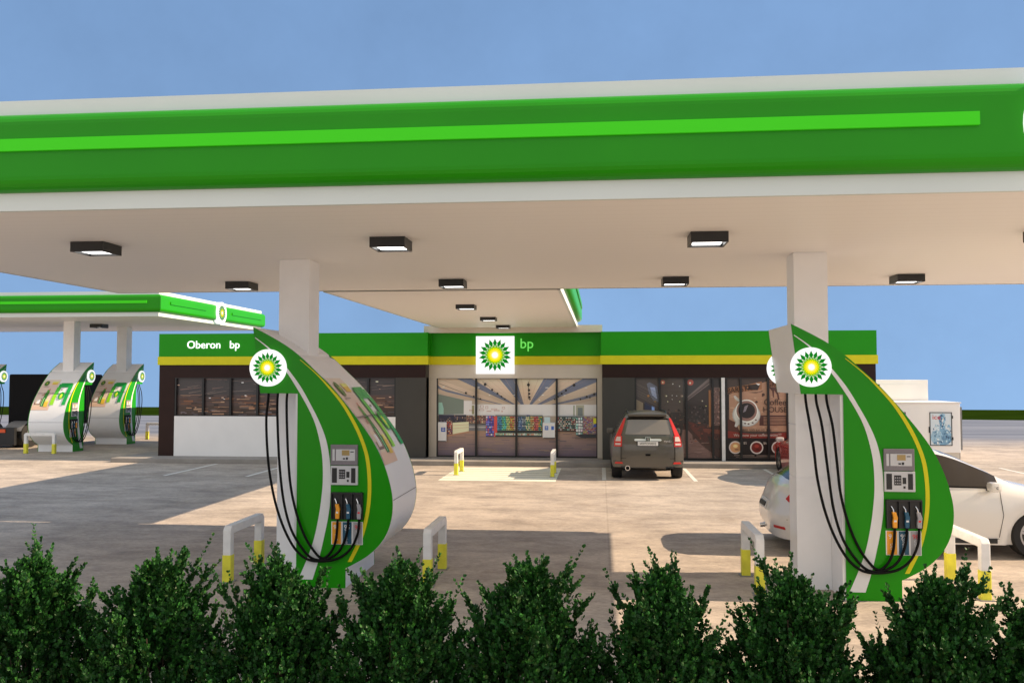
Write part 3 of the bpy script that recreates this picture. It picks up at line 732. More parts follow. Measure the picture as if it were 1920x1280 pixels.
    multi(cm, [(qd(106, 622, 134, 628), C(200, 210, 220)), (qd(106, 640, 134, 646), C(200, 210, 220)), (qd(1284, 600, 1306, 606), C(200, 210, 220)), (qd(1284, 616, 1306, 622), C(200, 210, 220))], y, mp)
    # track lights
    q = []
    def seg(xa, ya, xb, yb, w=4): q.append(([(xa, ya), (xb, yb), (xb, yb+w), (xa, ya+w)], C(30, 28, 28)))
    seg(570, 92, 830, 290); seg(70, 110, 470, 262); seg(470, 262, 560, 296); seg(1425, 262, 1630, 96); seg(1670, 296, 1850, 226)
    q.append((qd(1088, 92, 1094, 290), C(30, 28, 28)))
    for (x, yy, r_) in ((600, 124, 17), (680, 184, 13), (740, 226, 12), (786, 260, 10), (826, 288, 9), (1092, 128, 17), (1098, 188, 14), (1102, 228, 12), (1104, 268, 12), (1108, 290, 9), (1604, 130, 17), (1514, 190, 13), (1466, 226, 12), (1424, 262, 11), (380, 222, 13), (470, 260, 11), (546, 288, 9), (1676, 290, 10), (1746, 260, 12), (1782, 270, 9), (1830, 232, 14), (1388, 290, 9)):
        q.append((ell(x, yy, r_, r_*1.05, 10), C(26, 24, 24)))
    multi(cm, q, y, mp)
    multi(cm, [(ell(x, yy, a, 5, 10), C(235, 235, 235)) for x, yy, a in ((125, 150, 16), (1300, 160, 22), (1255, 244, 16), (525, 158, 14), (650, 246, 10), (1500, 246, 14), (1740, 160, 16), (930, 244, 8), (1215, 300, 10))], y, mp)
    return cm
shop_view().build('shop_view', M['mural'], door, fix=False)
# -- right wing windows
K = 1.6
w3 = windows(.985, 3.44, .165, 2.49, [1.705, 2.46, 3.20]).build('window', M['frame'], sh)
def cafe_view():
    cm = MB(); mp = mapper(0, 0, 1140, 1120, 1.0, 2.48, 3.42, .18); y = .09   # 1140 wide
    rect(cm, 0, 0, 1140, 1120, C(40, 33, 32), y, mp)
    multi(cm, [([(0, 0), (0, 280), (360, 480), (640, 480), (640, 0)], C(62, 54, 50)), ([(640, 0), (640, 330), (680, 300), (1000, 20), (1000, 0)], C(48, 46, 46)), ([(640, 700), (780, 700), (1090, 1120), (560, 1120)], C(98, 74, 68)), ([(640, 640), (640, 760), (1140, 1120), (1140, 640)], C(52, 32, 28))], y, mp)
    multi(cm, [([(640, 720), (700, 720), (1050, 1120), (640, 1120)], C(104, 80, 74)), ([(160, 80), (200, 60), (300, 120), (330, 340), (250, 320), (190, 220)], C(84, 88, 100)), ([(205, 130), (270, 130), (300, 300), (230, 240)], C(132, 142, 168)), ([(0, 290), (110, 350), (110, 480), (0, 480)], C(110, 98, 80)), ([(130, 330), (250, 400), (270, 470), (130, 470)], C(34, 38, 60)), ([(225, 395), (262, 410), (262, 470), (225, 470)], C(110, 140, 200))], y, mp)
    q = []
    for i in range(14):
        q.append(([(0, 40+i*19), (0, 43+i*19), (340, 230+i*18), (340, 226+i*18)], C(*rnd.choice([(92, 82, 76), (40, 36, 36), (74, 66, 62)]))))
    for i in range(7): q.append(([(700, 310-i*8), (704, 318-i*8), (1000, 60-i*12+30), (990, 45-i*12+30)], C(*rnd.choice([(84, 72, 68), (30, 30, 34), (96, 86, 84)]))))
    for i in range(6): q.append((qd(380, 70+i*60, 630, 74+i*60), C(50, 42, 38)))
    multi(cm, [(p, c) for p, c in q if all(v[1] >= 0 for v in p)], y, mp)
    multi(cm, [(ell(x, yy, r_*1.4, r_*1.4, 12), C(*c)) for x, yy, r_, c in ((375, 60, 22, (150, 84, 66)), (745, 62, 30, (150, 70, 60)), (510, 80, 11, (70, 60, 50)), (600, 112, 9, (90, 80, 66)), (630, 250, 14, (100, 84, 76)), (490, 330, 10, (60, 50, 44)), (414, 250, 12, (90, 80, 60)), (180, 250, 12, (130, 90, 50)), (270, 330, 10, (110, 86, 50)), (900, 320, 8, (120, 110, 90)))], y, mp)
    multi(cm, [(ell(x, yy, r_, r_*1.1, 10), C(*c)) for x, yy, r_, c in ((375, 62, 10, (235, 200, 160)), (740, 70, 13, (225, 190, 170)), (510, 84, 7, (245, 240, 225)), (600, 116, 6, (235, 228, 205)), (424, 252, 8, (240, 215, 170)), (500, 245, 5, (225, 215, 190)), (560, 250, 5, (235, 225, 200)), (500, 300, 5, (220, 205, 180)), (600, 330, 6, (220, 200, 160)), (440, 330, 6, (220, 195, 150)), (634, 255, 5, (230, 205, 170)), (950, 390, 6, (190, 200, 120)), (905, 322, 4, (240, 235, 220)))], y, mp)
    q = []
    for i in range(130):
        x = rnd.uniform(640, 1000); yy = rnd.uniform(380, 640); q.append((qd(x, yy, x+rnd.uniform(4, 26), yy+rnd.uniform(4, 34)), C(*rnd.choice([(20, 18, 18), (58, 52, 50), (26, 32, 30), (44, 36, 32), (72, 64, 62), (16, 14, 16), (34, 30, 30)]))))
    for k in range(0, 130, 26): multi(cm, q[k:k+26], y, mp)
    q = []
    for i in range(120):
        x = rnd.uniform(320, 640); yy = rnd.uniform(430, 700); q.append((qd(x, yy, x+rnd.uniform(6, 30), yy+rnd.uniform(5, 26)), C(*rnd.choice([(30, 24, 22), (54, 38, 30), (70, 50, 38), (22, 20, 20), (84, 64, 50), (42, 40, 30)]))))
    for k in range(0, 80, 20): multi(cm, q[k:k+20], y, mp)
    # seating in red leather
    multi(cm, [([(700, 600), (800, 630), (900, 760), (880, 860), (760, 720)], C(70, 32, 25)), ([(860, 720), (1140, 740), (1140, 930), (960, 930), (880, 830)], C(56, 26, 22)), ([(900, 700), (1140, 720), (1140, 780), (920, 750)], C(88, 44, 32)), ([(960, 800), (1140, 850), (1140, 1000), (1010, 960)], C(34, 22, 20)), ([(760, 760), (800, 850), (770, 860)], C(60, 40, 36))], y, mp)
    q = []
    for i in range(40):
        x = rnd.uniform(700, 1110); yy = rnd.uniform(600, 900); q.append((ell(x, yy, rnd.uniform(6, 26), rnd.uniform(4, 14), 9), C(*rnd.choice([(96, 48, 34), (70, 32, 24), (24, 15, 13), (120, 74, 54), (46, 24, 20), (40, 34, 30)]))))
    for k in range(0, 40, 10): multi(cm, q[k:k+10], y, mp)
    rect(cm, 1015, 130, 1140, 660, C(92, 72, 66), y, mp); rect(cm, 985, 170, 1012, 680, C(128, 84, 48), y, mp)
    q = [(ell(rnd.uniform(1025, 1130), rnd.uniform(140, 650), rnd.uniform(6, 16), rnd.uniform(6, 16), 8), C(*rnd.choice([(120, 96, 88), (70, 52, 50), (140, 112, 104), (90, 60, 52)]))) for i in range(90)]
    for k in range(0, 90, 15): multi(cm, q[k:k+15], y, mp)
    q = []
    for i in range(40):
        x = rnd.uniform(620, 900); yy = rnd.uniform(860, 1100); q.append((qd(x, yy, x+rnd.uniform(20, 110), yy+rnd.uniform(3, 12)), C(*rnd.choice([(110, 86, 80), (92, 68, 62), (120, 96, 90)]))))
    multi(cm, q, y, mp)
    return cm
cafe_view().build('window_picture', M['mural'], w3, fix=False)
bx('white_post', 'postw', 3.44, 3.535, -.03, .12, B0, 2.488)
w4 = windows(3.56, 5.29, .165, 2.49, [3.985, 4.75]).build('window', M['frame'], sh)
def coffee_poster():
    global K
    cm = MB(); K = 1.55; y = .09; mp = mapper(125, 60, 1000, 1225, 3.60, 2.48, 5.27, .18)
    rect(cm, 125, 60, 1000, 1225, C(58, 46, 40), y, mp)
    multi(cm, [([(160, 300), (160, 830), (1000, 830), (1000, 100), (720, 110), (430, 190)], C(150, 116, 92)), ([(125, 205), (125, 290), (640, 225), (640, 110), (420, 160)], C(134, 92, 60)), (qd(720, 90, 1000, 190), C(126, 84, 58)), (qd(135, 305, 158, 520), C(22, 18, 18))], y, mp)
    q = []
    for r_ in range(26): q.append((qd(165, 320+r_*20, 995, 322+r_*20), C(132, 100, 78)))
    for i in range(60):
        x = rnd.uniform(170, 900); yy = rnd.choice(range(320, 820, 20)); q.append((qd(x, yy+3, x+rnd.uniform(20, 60), yy+19), C(*rnd.choice([(160, 128, 104), (142, 106, 84), (168, 138, 112)]))))
    multi(cm, q, y, mp)
    multi(cm, [([(130, 820), (130, 930), (1000, 930), (1000, 835), (760, 862), (500, 868)], C(110, 34, 24)), (qd(125, 925, 1000, 1222), C(16, 12, 12)), ([(125, 640), (125, 820), (320, 850), (250, 700)], C(70, 36, 26)), (qd(600, 596, 1000, 744), C(62, 34, 26))], y, mp)
    multi(cm, [(qd(660, 622+i*20, 985, 630+i*20), C(150, 116, 92)) for i in range(6)], y, mp)
    cm.flat(ell(410, 590, 205, 172), C(150, 152, 146), y, mp); cm.flat(ell(412, 590, 190, 158), C(176, 176, 168), y, mp)
    multi(cm, [([(225, 320), (250, 312), (320, 380), (300, 405), (240, 360)], C(170, 168, 160)), ([(320, 620), (350, 680), (260, 770), (235, 755), (250, 700)], C(170, 168, 162)), (ell(390, 715, 16, 10, 10), C(60, 30, 24)), (ell(440, 722, 16, 10, 10), C(60, 30, 24)), (ell(500, 705, 16, 10, 10), C(60, 30, 24)), (ell(548, 665, 14, 10, 10), C(60, 30, 24))], y, mp)
    cm.flat(ell(415, 535, 165, 165), C(214, 196, 186), y, mp); cm.flat(ell(415, 535, 150, 148), C(120, 92, 82), y, mp); cm.flat(ell(415, 530, 122, 110), C(20, 14, 14), y, mp)
    multi(cm, [([(360, 560), (385, 470), (440, 445), (400, 540)], C(110, 104, 110)), ([(440, 160), (450, 230), (580, 235), (610, 170), (560, 150)], C(34, 24, 18)), (ell(432, 198, 26, 28, 14), C(34, 24, 18)), ([(550, 135), (590, 170), (620, 145)], C(210, 200, 190)), ([(440, 268), (600, 262), (660, 238), (640, 256), (560, 276)], C(24, 16, 14)), (ell(660, 300, 22, 22, 12), C(62, 40, 32)), (ell(560, 405, 20, 16, 10), C(50, 28, 22))], y, mp)
    multi(cm, [([(745, 195), (790, 250), (800, 340), (812, 340), (818, 235), (860, 300), (872, 368), (896, 368), (884, 300), (870, 240), (900, 280), (890, 190)], C(70, 40, 32)), (qd(640, 300, 650, 330), C(60, 38, 30)), (ell(432, 198, 13, 15, 12), C(134, 92, 60))], y, mp)
    for cx_, col in ((245, (170, 124, 84)), (555, (90, 24, 18)), (865, (120, 60, 50))):
        multi(cm, [(ell(cx_, 1060, 96, 92), C(176, 166, 160))], y, mp); multi(cm, [(ell(cx_, 1060, 78, 74), C(*col))], y, mp)
        multi(cm, [(ell(cx_, 1040, 34, 22), C(*[min(255, v*1.3+14) for v in col])), (ell(cx_+14, 1090, 30, 10), C(*[v*.6 for v in col]))], y, mp)
    multi(cm, [(qd(225, 1172, 520, 1178), C(150, 130, 120)), (qd(550, 1172, 1000, 1178), C(150, 130, 120)), (qd(250, 1196, 980, 1202), C(120, 104, 96))], y, mp)
    o = cm.build('coffee_poster', M['print'], w4, fix=False)
    def tx(b, s_, px, py, mt, roll=0, sx=1):
        X, Z = mp(px, py); text('poster_text', b, s_, (X, y-.032, Z), mt, o, roll=roll, align='LEFT', ext=.0005, sx=sx)
    dk = mat('dark_brown_ink', (.03, .014, .010), .5); pale = mat('pale_ink', (.6, .5, .42), .5)
    tx('BARISTA', .225, 132, 285, dk, R(8), .82); tx('GRUNGE', .2, 720, 190, dk, R(3), .8)
    tx('Coffee', .25, 664, 450, dk, 0, .92); tx('HOUSE', .22, 650, 552, dk, 0, .95)
    tx('1-800-500-64-10-758', .11, 300, 832, dk, 0, .95); tx('We know your coffee better!!!', .115, 220, 905, pale, R(1), .92)
    tx('$5', .09, 360, 1010, pale); tx('$6', .09, 650, 1010, pale)
coffee_poster()
w5 = windows(5.36, 7.38, .165, 2.49, [6.05, 6.75]).build('window', M['frame'], sh)
cm = MB(); mpp = mapper(0, 0, 10, 10, 5.38, 2.48, 7.36, .18); rect(cm, 0, 0, 10, 10, C(40, 33, 32), .09, mpp); rect(cm, 0, 6, 10, 10, C(80, 60, 54), .09, mpp); cm.build('window_picture', M['mural'], w5, fix=False)
# signs
sg = MB().box(-3.675, -2.535, .36, .50, 2.60, 3.72).build('square_sign', M['whiteglow'], sh)
emblem(.49, 'emblem', sg, (-3.105, .357, 3.16))
text('sign_letters', 'bp', .42, (-2.165, .455, 3.365), M['gletters'], sh, ext=.01)
text('sign_letters', 'Oberon', .33, (-12.47, -.035, 3.375), M['letters'], sh, align='LEFT', ext=.01)
text('sign_letters', 'bp', .33, (-11.13, -.035, 3.375), M['letters'], sh, align='LEFT', ext=.01)

# ------------------------------------------------------------------ ice locker and white plant box
t = thing('ice_cabinet', 'white storage cabinet with a poster of ice, right of the shop', 'cabinet', (9.4, 28, 0))
MB().box(-1.3, 1.47, 0, 1.9, .215, 1.715).build('cabinet_body', M['box'], t, bevel=.012)
MB().box(-1.28, 1.44, .03, 1.87, 0, .212).build('plinth', M['cream'], t)
MB().box(-1.33, 1.50, -.03, 1.93, 1.716, 1.745).build('lid', M['box'], t)
m = MB(); m.box(1.475, 1.53, .02, 1.0, .3, 1.6); m.box(1.475, 1.57, .3, 1.0, 0, .2); m.build('side_rail', M['chassis'], t)
for cxp, show in ((.90, 1), (-.45, 0)):
    fr = MB(); a0, a1, z0, z1 = cxp-.325, cxp+.325, .43, 1.44
    for (p, q_, r_, s_) in ((a0, a0+.02, z0, z1), (a1-.02, a1, z0, z1), (a0+.02, a1-.02, z0, z0+.02), (a0+.02, a1-.02, z1-.02, z1)): fr.box(p, q_, -.02, 0, r_, s_)
    for zz in (.6, 1.25): fr.box(a1, a1+.03, -.02, 0, zz, zz+.09)
    fr.box(a0-.03, a0, -.02, 0, .82, 1.0)
    fr = fr.build('poster_frame', M['dark'], t)
    cm = MB(); mp = mapper(0, 0, 200, 300, a0+.02, z1-.02, a1-.02, z0+.02); y = -.004; KK = 1.8
    rect(cm, 0, 0, 200, 300, C(176, 186, 192), y, mp)
    rr = random.Random(5)
    multi(cm, [([(88, 300), (86, 130), (98, 60), (128, 60), (142, 130), (144, 300)], C(104, 142, 168)), (ell(60, 230, 58, 68, 16), C(128, 158, 176)), (ell(150, 225, 48, 72, 16), C(96, 132, 158)), (ell(112, 60, 26, 50, 16), C(84, 122, 150))], y, mp, .0004)
    for L_ in range(7):
        q = []
        for i in range(26):
            yy = rr.uniform(10, 285); wd = 30+70*min(1, yy/170) if yy > 110 else 28
            x = 112+rr.uniform(-1, 1)*wd; s_ = rr.uniform(4, 14); n_ = rr.choice([3, 4, 5]); a_ = rr.uniform(0, 6)
            p = [(max(1, min(199, x+s_*rr.uniform(.5, 1)*math.cos(a_+6.28*k/n_))), max(1, min(299, yy+1.5*s_*rr.uniform(.5, 1)*math.sin(a_+6.28*k/n_)))) for k in range(n_)]
            q.append((p, C(*rr.choice([(60, 100, 130), (40, 72, 102), (110, 150, 175), (170, 190, 202), (90, 130, 160), (205, 216, 222), (52, 88, 120), (130, 165, 186)]))))
        multi(cm, q, y, mp, .0004)
    pic = cm.build('ice_poster', M['print'], fr, fix=False)
    X, Z = mp(18, 60); text('ice_letters', 'ice', .20, (X, -.012, Z), M['red'], pic, align='LEFT', ext=.001, sx=1.1)
t = thing('roof_plant_box', 'plain white plant box rising behind the ice cabinet', 'plant box', (9.2, 30.0, 0))
m = MB(); m.prism([(-1.4, 0), (1.46, 0), (1.46, 2.42), (-1.4, 2.42)], 0, 1.8); m.build('box_body', M['box'], t, bevel=.01)
m = MB(); m.box(-.05, 1.02, -.012, 0, 1.76, 2.27); m.build('access_panel', M['box'], t)
m = MB(); m.box(-.27, -.07, -.014, 0, 1.5, 2.27); m.build('louvre', M['black'], t)

# ------------------------------------------------------------------ cars
def interp(tab, x):
    if x <= tab[0][0]: return tab[0][1]
    for (a, b), (c, d) in zip(tab, tab[1:]):
        if x <= c:
            f = (x-a)/(c-a); f = f*f*(3-2*f) if False else f; return b+(d-b)*f
    return tab[-1][1]
def smooth_tab(tab, n=8):
    p = catmull([(a, b, 0) for a, b in tab], n); return [(v.x, v.y) for v in p]
def make_car(t, L, W, top, belt, wheels, wr, paint, rearlean, frontlean, gl, pillars, zb=.2, roofw=.72, bonnet=.86, corner=.16):
    """x from 0 (rear) to L (front); local axis X forward."""
    top = smooth_tab(top); belt_t = smooth_tab(belt)
    n = int(L/.05); xs = [L*i/n for i in range(n+1)]
    rows = []
    hw = W/2
    for x in xs:
        bt = interp(belt_t, x); tp = max(interp(top, x), bt+.012); g = max(0, min(1, (tp-bt)/.35))
        taper = 1-.07*max(0, (x-L+.8)/.8)**2-.05*max(0, (.6-x)/.6)**2
        sill = zb
        for wx in wheels:
            d_ = abs(x-wx); ra = wr+.045
            if d_ < ra: sill = max(sill, math.sqrt(ra*ra-d_*d_)+wr*.98)
        sill = min(sill, bt-.06)
        w = hw*taper
        zm = max(.50, sill+.02)
        pr = [(0, zb), (w*.90, zb), (w*.955, sill), (w*.992, max(zm-.08, sill+.01)), (w*1.0, max(zm+.06, sill+.02)), (w*.985, bt-.09 if bt-.09 > zm+.07 else max(zm+.07, bt-.02)), (w*.94, bt)]
        wt = w*(bonnet*(1-g)+roofw*g); 
        rise = tp-bt
        pr += [(w*.94+(wt-w*.94)*.5, bt+rise*(.5 if g > .3 else .45)), (wt, bt+rise*(.93 if g > .3 else .8)), (wt*.86, bt+rise*1.0), (wt*.45, tp+.012+.02*g), (0, tp+.02+.025*g)]
        rows.append(pr)
    K_ = len(rows[0])
    def clampx(x, y, z):
        c = corner*(abs(y)/hw)**4
        r0 = interp(rearlean, z)+c; f0 = L-interp(frontlean, z)-c*1.3
        return min(max(x, r0), f0)
    V = {}; parts = {'body': MB(), 'glass': MB()}
    for s in (1, -1):
        for i in range(n):
            for k in range(K_-1):
                q = []
                for (ii, kk) in ((i, k), (i+1, k), (i+1, k+1), (i, k+1)):
                    y_, z_ = rows[ii][kk]; q.append((clampx(xs[ii], y_, z_), y_*s, z_))
                xm = (xs[i]+xs[i+1])/2; r_ = interp(top, xm)-interp(belt_t, xm)
                key = 'body'
                zc = sum(p[2] for p in q)/4
                if k in (6, 7) and r_ > .16 and gl[0] < xm < gl[1] and not any(a < xm < b for a, b in pillars): key = 'glass'
                if k in (9, 10) and (gl[2] < xm < gl[3] or gl[4] < xm < gl[5]): key = 'glass'
                if (Vector(q[0])-Vector(q[2])).length < 1e-4: continue
                parts[key].add(q, [(0, 1, 2, 3) if s > 0 else (3, 2, 1, 0)])
        for (idx, xx) in ((0, 0), (n, L)):
            for k in range(K_-1):
                m_ = 6
                for j in range(m_):
                    q = []
                    for (kk, f) in ((k, j/m_), (k+1, j/m_), (k+1, (j+1)/m_), (k, (j+1)/m_)):
                        y_, z_ = rows[idx][kk]; y2 = y_*f; q.append((clampx(xx, y2, z_), y2*s, z_))
                    parts['body'].add(q, [(0, 1, 2, 3)])
    import bmesh
    outs = []
    for key, mm in (('body', paint), ('glass', M['glass'])):
        me = bpy.data.meshes.new(key); me.from_pydata(parts[key].v, [], parts[key].f)
        b = bmesh.new(); b.from_mesh(me); bmesh.ops.remove_doubles(b, verts=b.verts, dist=.0015); bmesh.ops.dissolve_degenerate(b, edges=b.edges, dist=.0005); bmesh.ops.recalc_face_normals(b, faces=b.faces); b.to_mesh(me); b.free()
        me.materials.append(mm); me.polygons.foreach_set('use_smooth', [True]*len(me.polygons)); me.set_sharp_from_angle(angle=R(38))
        o = link(bpy.data.objects.new('car_body' if key == 'body' else 'windows', me), t); outs.append(o)
    # wheels
    for wx in wheels:
        for s in (1, -1):
            tw = .25; yo = s*(hw*.97-tw/2)
            m = MB(); prof = [(wr*.66, -tw/2+.01), (wr*.94, -tw/2), (wr, -tw/2+.025), (wr, tw/2-.025), (wr*.94, tw/2), (wr*.66, tw/2-.01)]; N = 36
            vs = [(wx+a*math.cos(2*math.pi*i/N), yo+b_, wr+a*math.sin(2*math.pi*i/N)) for i in range(N) for a, b_ in prof]; P_ = len(prof)
            m.add(vs, [(i*P_+k, i*P_+(k+1) % P_, ((i+1) % N)*P_+(k+1) % P_, ((i+1) % N)*P_+k) for i in range(N) for k in range(P_)])
            wh = m.build('wheel', M['tyre'], t, smooth=40)
            m = MB(); ys = yo+s*(tw/2-.03)
            vs = []
            for i in range(N):
                a = 2*math.pi*i/N
                for rr_ in (wr*.68, wr*.58): vs.append((wx+rr_*math.cos(a), ys+s*.012, wr+rr_*math.sin(a)))
            m.add(vs, [(2*i, 2*i+1, 2*((i+1) % N)+1, 2*((i+1) % N)) for i in range(N)])
            for kx in range(5):
                for dd in (-.12, .12):
                    a = 2*math.pi*kx/5+.3; u = (math.cos(a+dd), math.sin(a+dd)); c_ = (math.cos(a), math.sin(a)); pv = (-u[1], u[0]); w0 = .018
                    m.add([(wx+c_[0]*.03+pv[0]*w0, ys+s*.018, wr+c_[1]*.03+pv[1]*w0), (wx+c_[0]*.03-pv[0]*w0, ys+s*.018, wr+c_[1]*.03-pv[1]*w0), (wx+u[0]*wr*.6-pv[0]*w0, ys+s*.012, wr+u[1]*wr*.6-pv[1]*w0), (wx+u[0]*wr*.6+pv[0]*w0, ys+s*.012, wr+u[1]*wr*.6+pv[1]*w0)], [(0, 1, 2, 3)])
            m.cyl((wx, min(ys, ys+s*.02), wr), .05, .02, 'y', 16)
            m.build('rim', M['rim'], wh, smooth=40)
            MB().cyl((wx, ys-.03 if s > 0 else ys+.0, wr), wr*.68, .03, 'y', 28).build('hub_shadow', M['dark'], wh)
        # dark arch liner
        m = MB(); m.box(wx-wr*.9, wx+wr*.9, -hw*.80, hw*.80, zb+.02, min(wr*1.9, .62)); m.build('arch_liner', M['black'], t)
    return outs, rows, xs, clampx

# SUV : local X forward -> world +Y ; rear at y = 21.6
t = thing('parked_suv', 'dark grey-brown SUV parked nose to the cafe windows, rear towards us', 'car', (1.145, 21.6, 0), R(90))
suv_top = [(0, 1.5), (.15, 1.56), (.5, 1.61), (1.6, 1.61), (2.2, 1.52), (2.65, 1.25), (2.85, 1.10), (3.3, 1.06), (3.75, .92)]
suv_belt = [(0, .92), (1.5, .95), (2.8, 1.0), (3.3, .98), (3.75, .86)]
rl = [(0, .06), (.35, .0), (.8, .0), (1.0, .03), (1.45, .20), (1.56, .30), (1.7, .4)]
make_car(t, 3.75, 1.78, suv_top, suv_belt, (.72, 2.68), .335, M['suv'], rl, [(0, .15), (.5, 0), (.8, .02), (1.1, .3), (1.7, 1)], (.35, 2.6, 9, 9, 2.2, 2.72), [(.95, 1.03), (1.75, 1.85)], zb=.32, roofw=.60, corner=.12)
def rear(z, y=0): return interp(rl, z)+.10*(abs(y)/.85)**4-.006
def rear_poly(name, pts, mt, par=t, off=0, thick=.012):
    m = MB(); n = len(pts)
    vs = [(rear(z, y)-off-thick, y, z) for y, z in pts]+[(rear(z, y)+.02, y, z) for y, z in pts]
    m.add(vs, [tuple(range(n)), tuple(reversed(range(n, 2*n)))]+[(i, (i+1) % n, (i+1) % n+n, i+n) for i in range(n)]); return m.build(name, M[mt], par)
# y here: local +Y = world -X (left in picture)
def rect_grid(name, y0, y1, z0, z1, mt, off=.004, par=t, ny=8, nz=6, wtop=None):
    m = MB(); vs = []
    for j in range(nz+1):
        z = z0+(z1-z0)*j/nz; f = j/nz; a = y0+(0 if wtop is None else f*wtop); b = y1-(0 if wtop is None else f*wtop)
        for i in range(ny+1):
            yv = a+(b-a)*i/ny; vs.append((rear(z, yv)-off, yv, z))
    m.add(vs, [(j*(ny+1)+i, j*(ny+1)+i+1, (j+1)*(ny+1)+i+1, (j+1)*(ny+1)+i) for j in range(nz) for i in range(ny)])
    return m.build(name, M[mt], par, smooth=60)
M['rearglass'] = mat('tinted_rear_glass', (.17, .15, .12), .15, coat=.6)
rw = rect_grid('rear_window', -.545, .545, 1.11, 1.465, 'rearglass', .008, wtop=.09)
rear_poly('window_seal', [(-.50, 1.468), (.50, 1.468), (.49, 1.495), (-.49, 1.495)], 'black')
for s in (1, -1):
    tl = rear_poly('tail_light', [(s*.65, 1.07), (s*.77, 1.07), (s*.565, 1.50), (s*.52, 1.50)], 'tail', off=.012)
    tl2 = rear_poly('tail_light', [(s*.63, .82), (s*.81, .82), (s*.81, .94), (s*.775, 1.07), (s*.62, 1.07)], 'tail', off=.012)
    rear_poly('lamp_lens', [(s*.65, .945), (s*.785, .945), (s*.745, 1.055), (s*.655, 1.055)], 'lens', par=tl2, off=.02)
    rear_poly('lamp_lens', [(s*.655, .855), (s*.785, .855), (s*.785, .90), (s*.655, .90)], 'lens', par=tl2, off=.02)
    rear_poly('bumper_reflector', [(s*.60, .405), (s*.80, .405), (s*.78, .445), (s*.62, .445)], 'tail', off=.012)
    rear_poly('panel_gap', [(s*.645, .46), (s*.652, .46), (s*.652, .82), (s*.645, .82)], 'black', off=.002)
rear_poly('chrome_strip', [(-.31, .955), (.31, .955), (.33, .985), (.30, 1.005), (-.30, 1.005), (-.33, .985)], 'trim', off=.02)
bd = rear_poly('maker_badge', [(-.055, .955), (.055, .955), (.062, 1.045), (-.062, 1.045)], 'chrome', off=.03)
rear_poly('badge_field', [(-.042, .966), (.042, .966), (.048, 1.035), (-.048, 1.035)], 'black', par=bd, off=.034)
text('badge_letter', 'H', .085, (rear(1)-.05, 0, .970), M['chrome'], bd, rz=R(-90), ext=.002, sx=.9)
M['plate'] = mat('number_plate', (.72, .70, .66), .5)
pl = rear_poly('plate_holder', [(-.265, .835), (.265, .835), (.265, .95), (-.265, .95)], 'black', off=.004)
pl2 = rear_poly('number_plate', [(-.245, .845), (.245, .845), (.245, .94), (-.245, .94)], 'plate', off=.02)
text('plate_text', 'EVERMOTION', .078, (rear(.9)-.036, 0, .866), M['dark'], pl2, rz=R(-90), mirror=True, ext=.001, sx=.80)
text('badge_text', '4WD', .07, (rear(.9)-.016, -.47, .925), M['chrome'], t, rz=R(-90), ext=.002, sx=1.2)
rear_poly('tailgate_handle', [(-.06, .60), (.06, .60), (.06, .645), (-.06, .645)], 'black', off=.006)
rear_poly('panel_gap', [(-.655, .53), (.655, .53), (.655, .538), (-.655, .538)], 'black', off=.002)
rear_poly('bumper_line', [(-.84, .462), (.84, .462), (.84, .472), (-.84, .472)], 'dark', off=.004)
rear_poly('bumper_skirt', [(-.60, .30), (.60, .30), (.66, .34), (-.66, .34)], 'dark', off=.008)
m = MB(); m.cyl((.0, .49, .30), .06, .16, 'x', 20); m.build('exhaust_pipe', M['chrome'], t, smooth=40)
MB().cyl((-.012, .49, .30), .045, .02, 'x', 20).build('exhaust_bore', M['black'], t)
for s in (1, -1):
    m = MB(); m.box(2.2, 2.32, s*.88-.09, s*.88+.09, 1.0, 1.14); m.build('wing_mirror', M['suv'], t, bevel=.03)
    MB().tube([(.5, s*.47, 1.60), (.6, s*.47, 1.65), (2.0, s*.46, 1.645), (2.1, s*.46, 1.58)], .017, 8).build('roof_rail', M['dark'], t, smooth=40)
MB().box(.12, .40, -.47, .47, 1.545, 1.615).build('roof_spoiler', M['suv'], t, bevel=.018)

# white hatchback : faces +X ; near side at y 12.75
t = thing('white_hatchback', 'white hatchback standing behind the right foreground pump', 'car', (2.42, 13.62, 0), 0)
h_top = [(0, .96), (.20, 1.03), (.45, 1.16), (.75, 1.31), (1.15, 1.43), (1.75, 1.49), (2.35, 1.42), (2.85, 1.22), (3.2, 1.04), (3.45, .97), (3.9, .86), (4.3, .66)]
h_belt = [(0, .90), (1.5, .96), (2.6, .96), (3.2, .93), (3.9, .80), (4.3, .62)]
rl2 = [(0, .14), (.25, .07), (.42, .01), (.60, .0), (.67, .03), (.71, .085), (.88, .13), (.97, .22), (1.07, .36), (1.2, .62), (1.4, 1.05), (1.6, 1.5)]
make_car(t, 4.3, 1.80, h_top, h_belt, (.82, 3.50), .325, M['wcar'], rl2, [(0, .12), (.35, 0), (.6, .05), (.8, .3), (1.1, .8), (1.6, 2)], (.65, 3.02, .12, .50, 2.40, 3.12), [(1.02, 1.10), (1.93, 2.02)], zb=.19, roofw=.68, corner=.30)
def rr2(z, y): return interp(rl2, z)+.30*(abs(y)/.9)**4
def r2(name, pts, mt, off=.012):
    m = MB(); n = len(pts); vs = [(rr2(z, y)-off, y, z) for y, z in pts]+[(rr2(z, y)+.03, y, z) for y, z in pts]
    m.add(vs, [tuple(range(n)), tuple(reversed(range(n, 2*n)))]+[(i, (i+1) % n, (i+1) % n+n, i+n) for i in range(n)]); return m.build(name, M[mt], t)
for s in (1, -1):
    r2('tail_light', [(s*.70, .76), (s*.76, .72), (s*.87, .76), (s*.87, .92), (s*.76, .94)], 'tail')
    r2('bumper_reflector', [(s*.52, .33), (s*.74, .33), (s*.74, .37), (s*.54, .37)], 'tail')
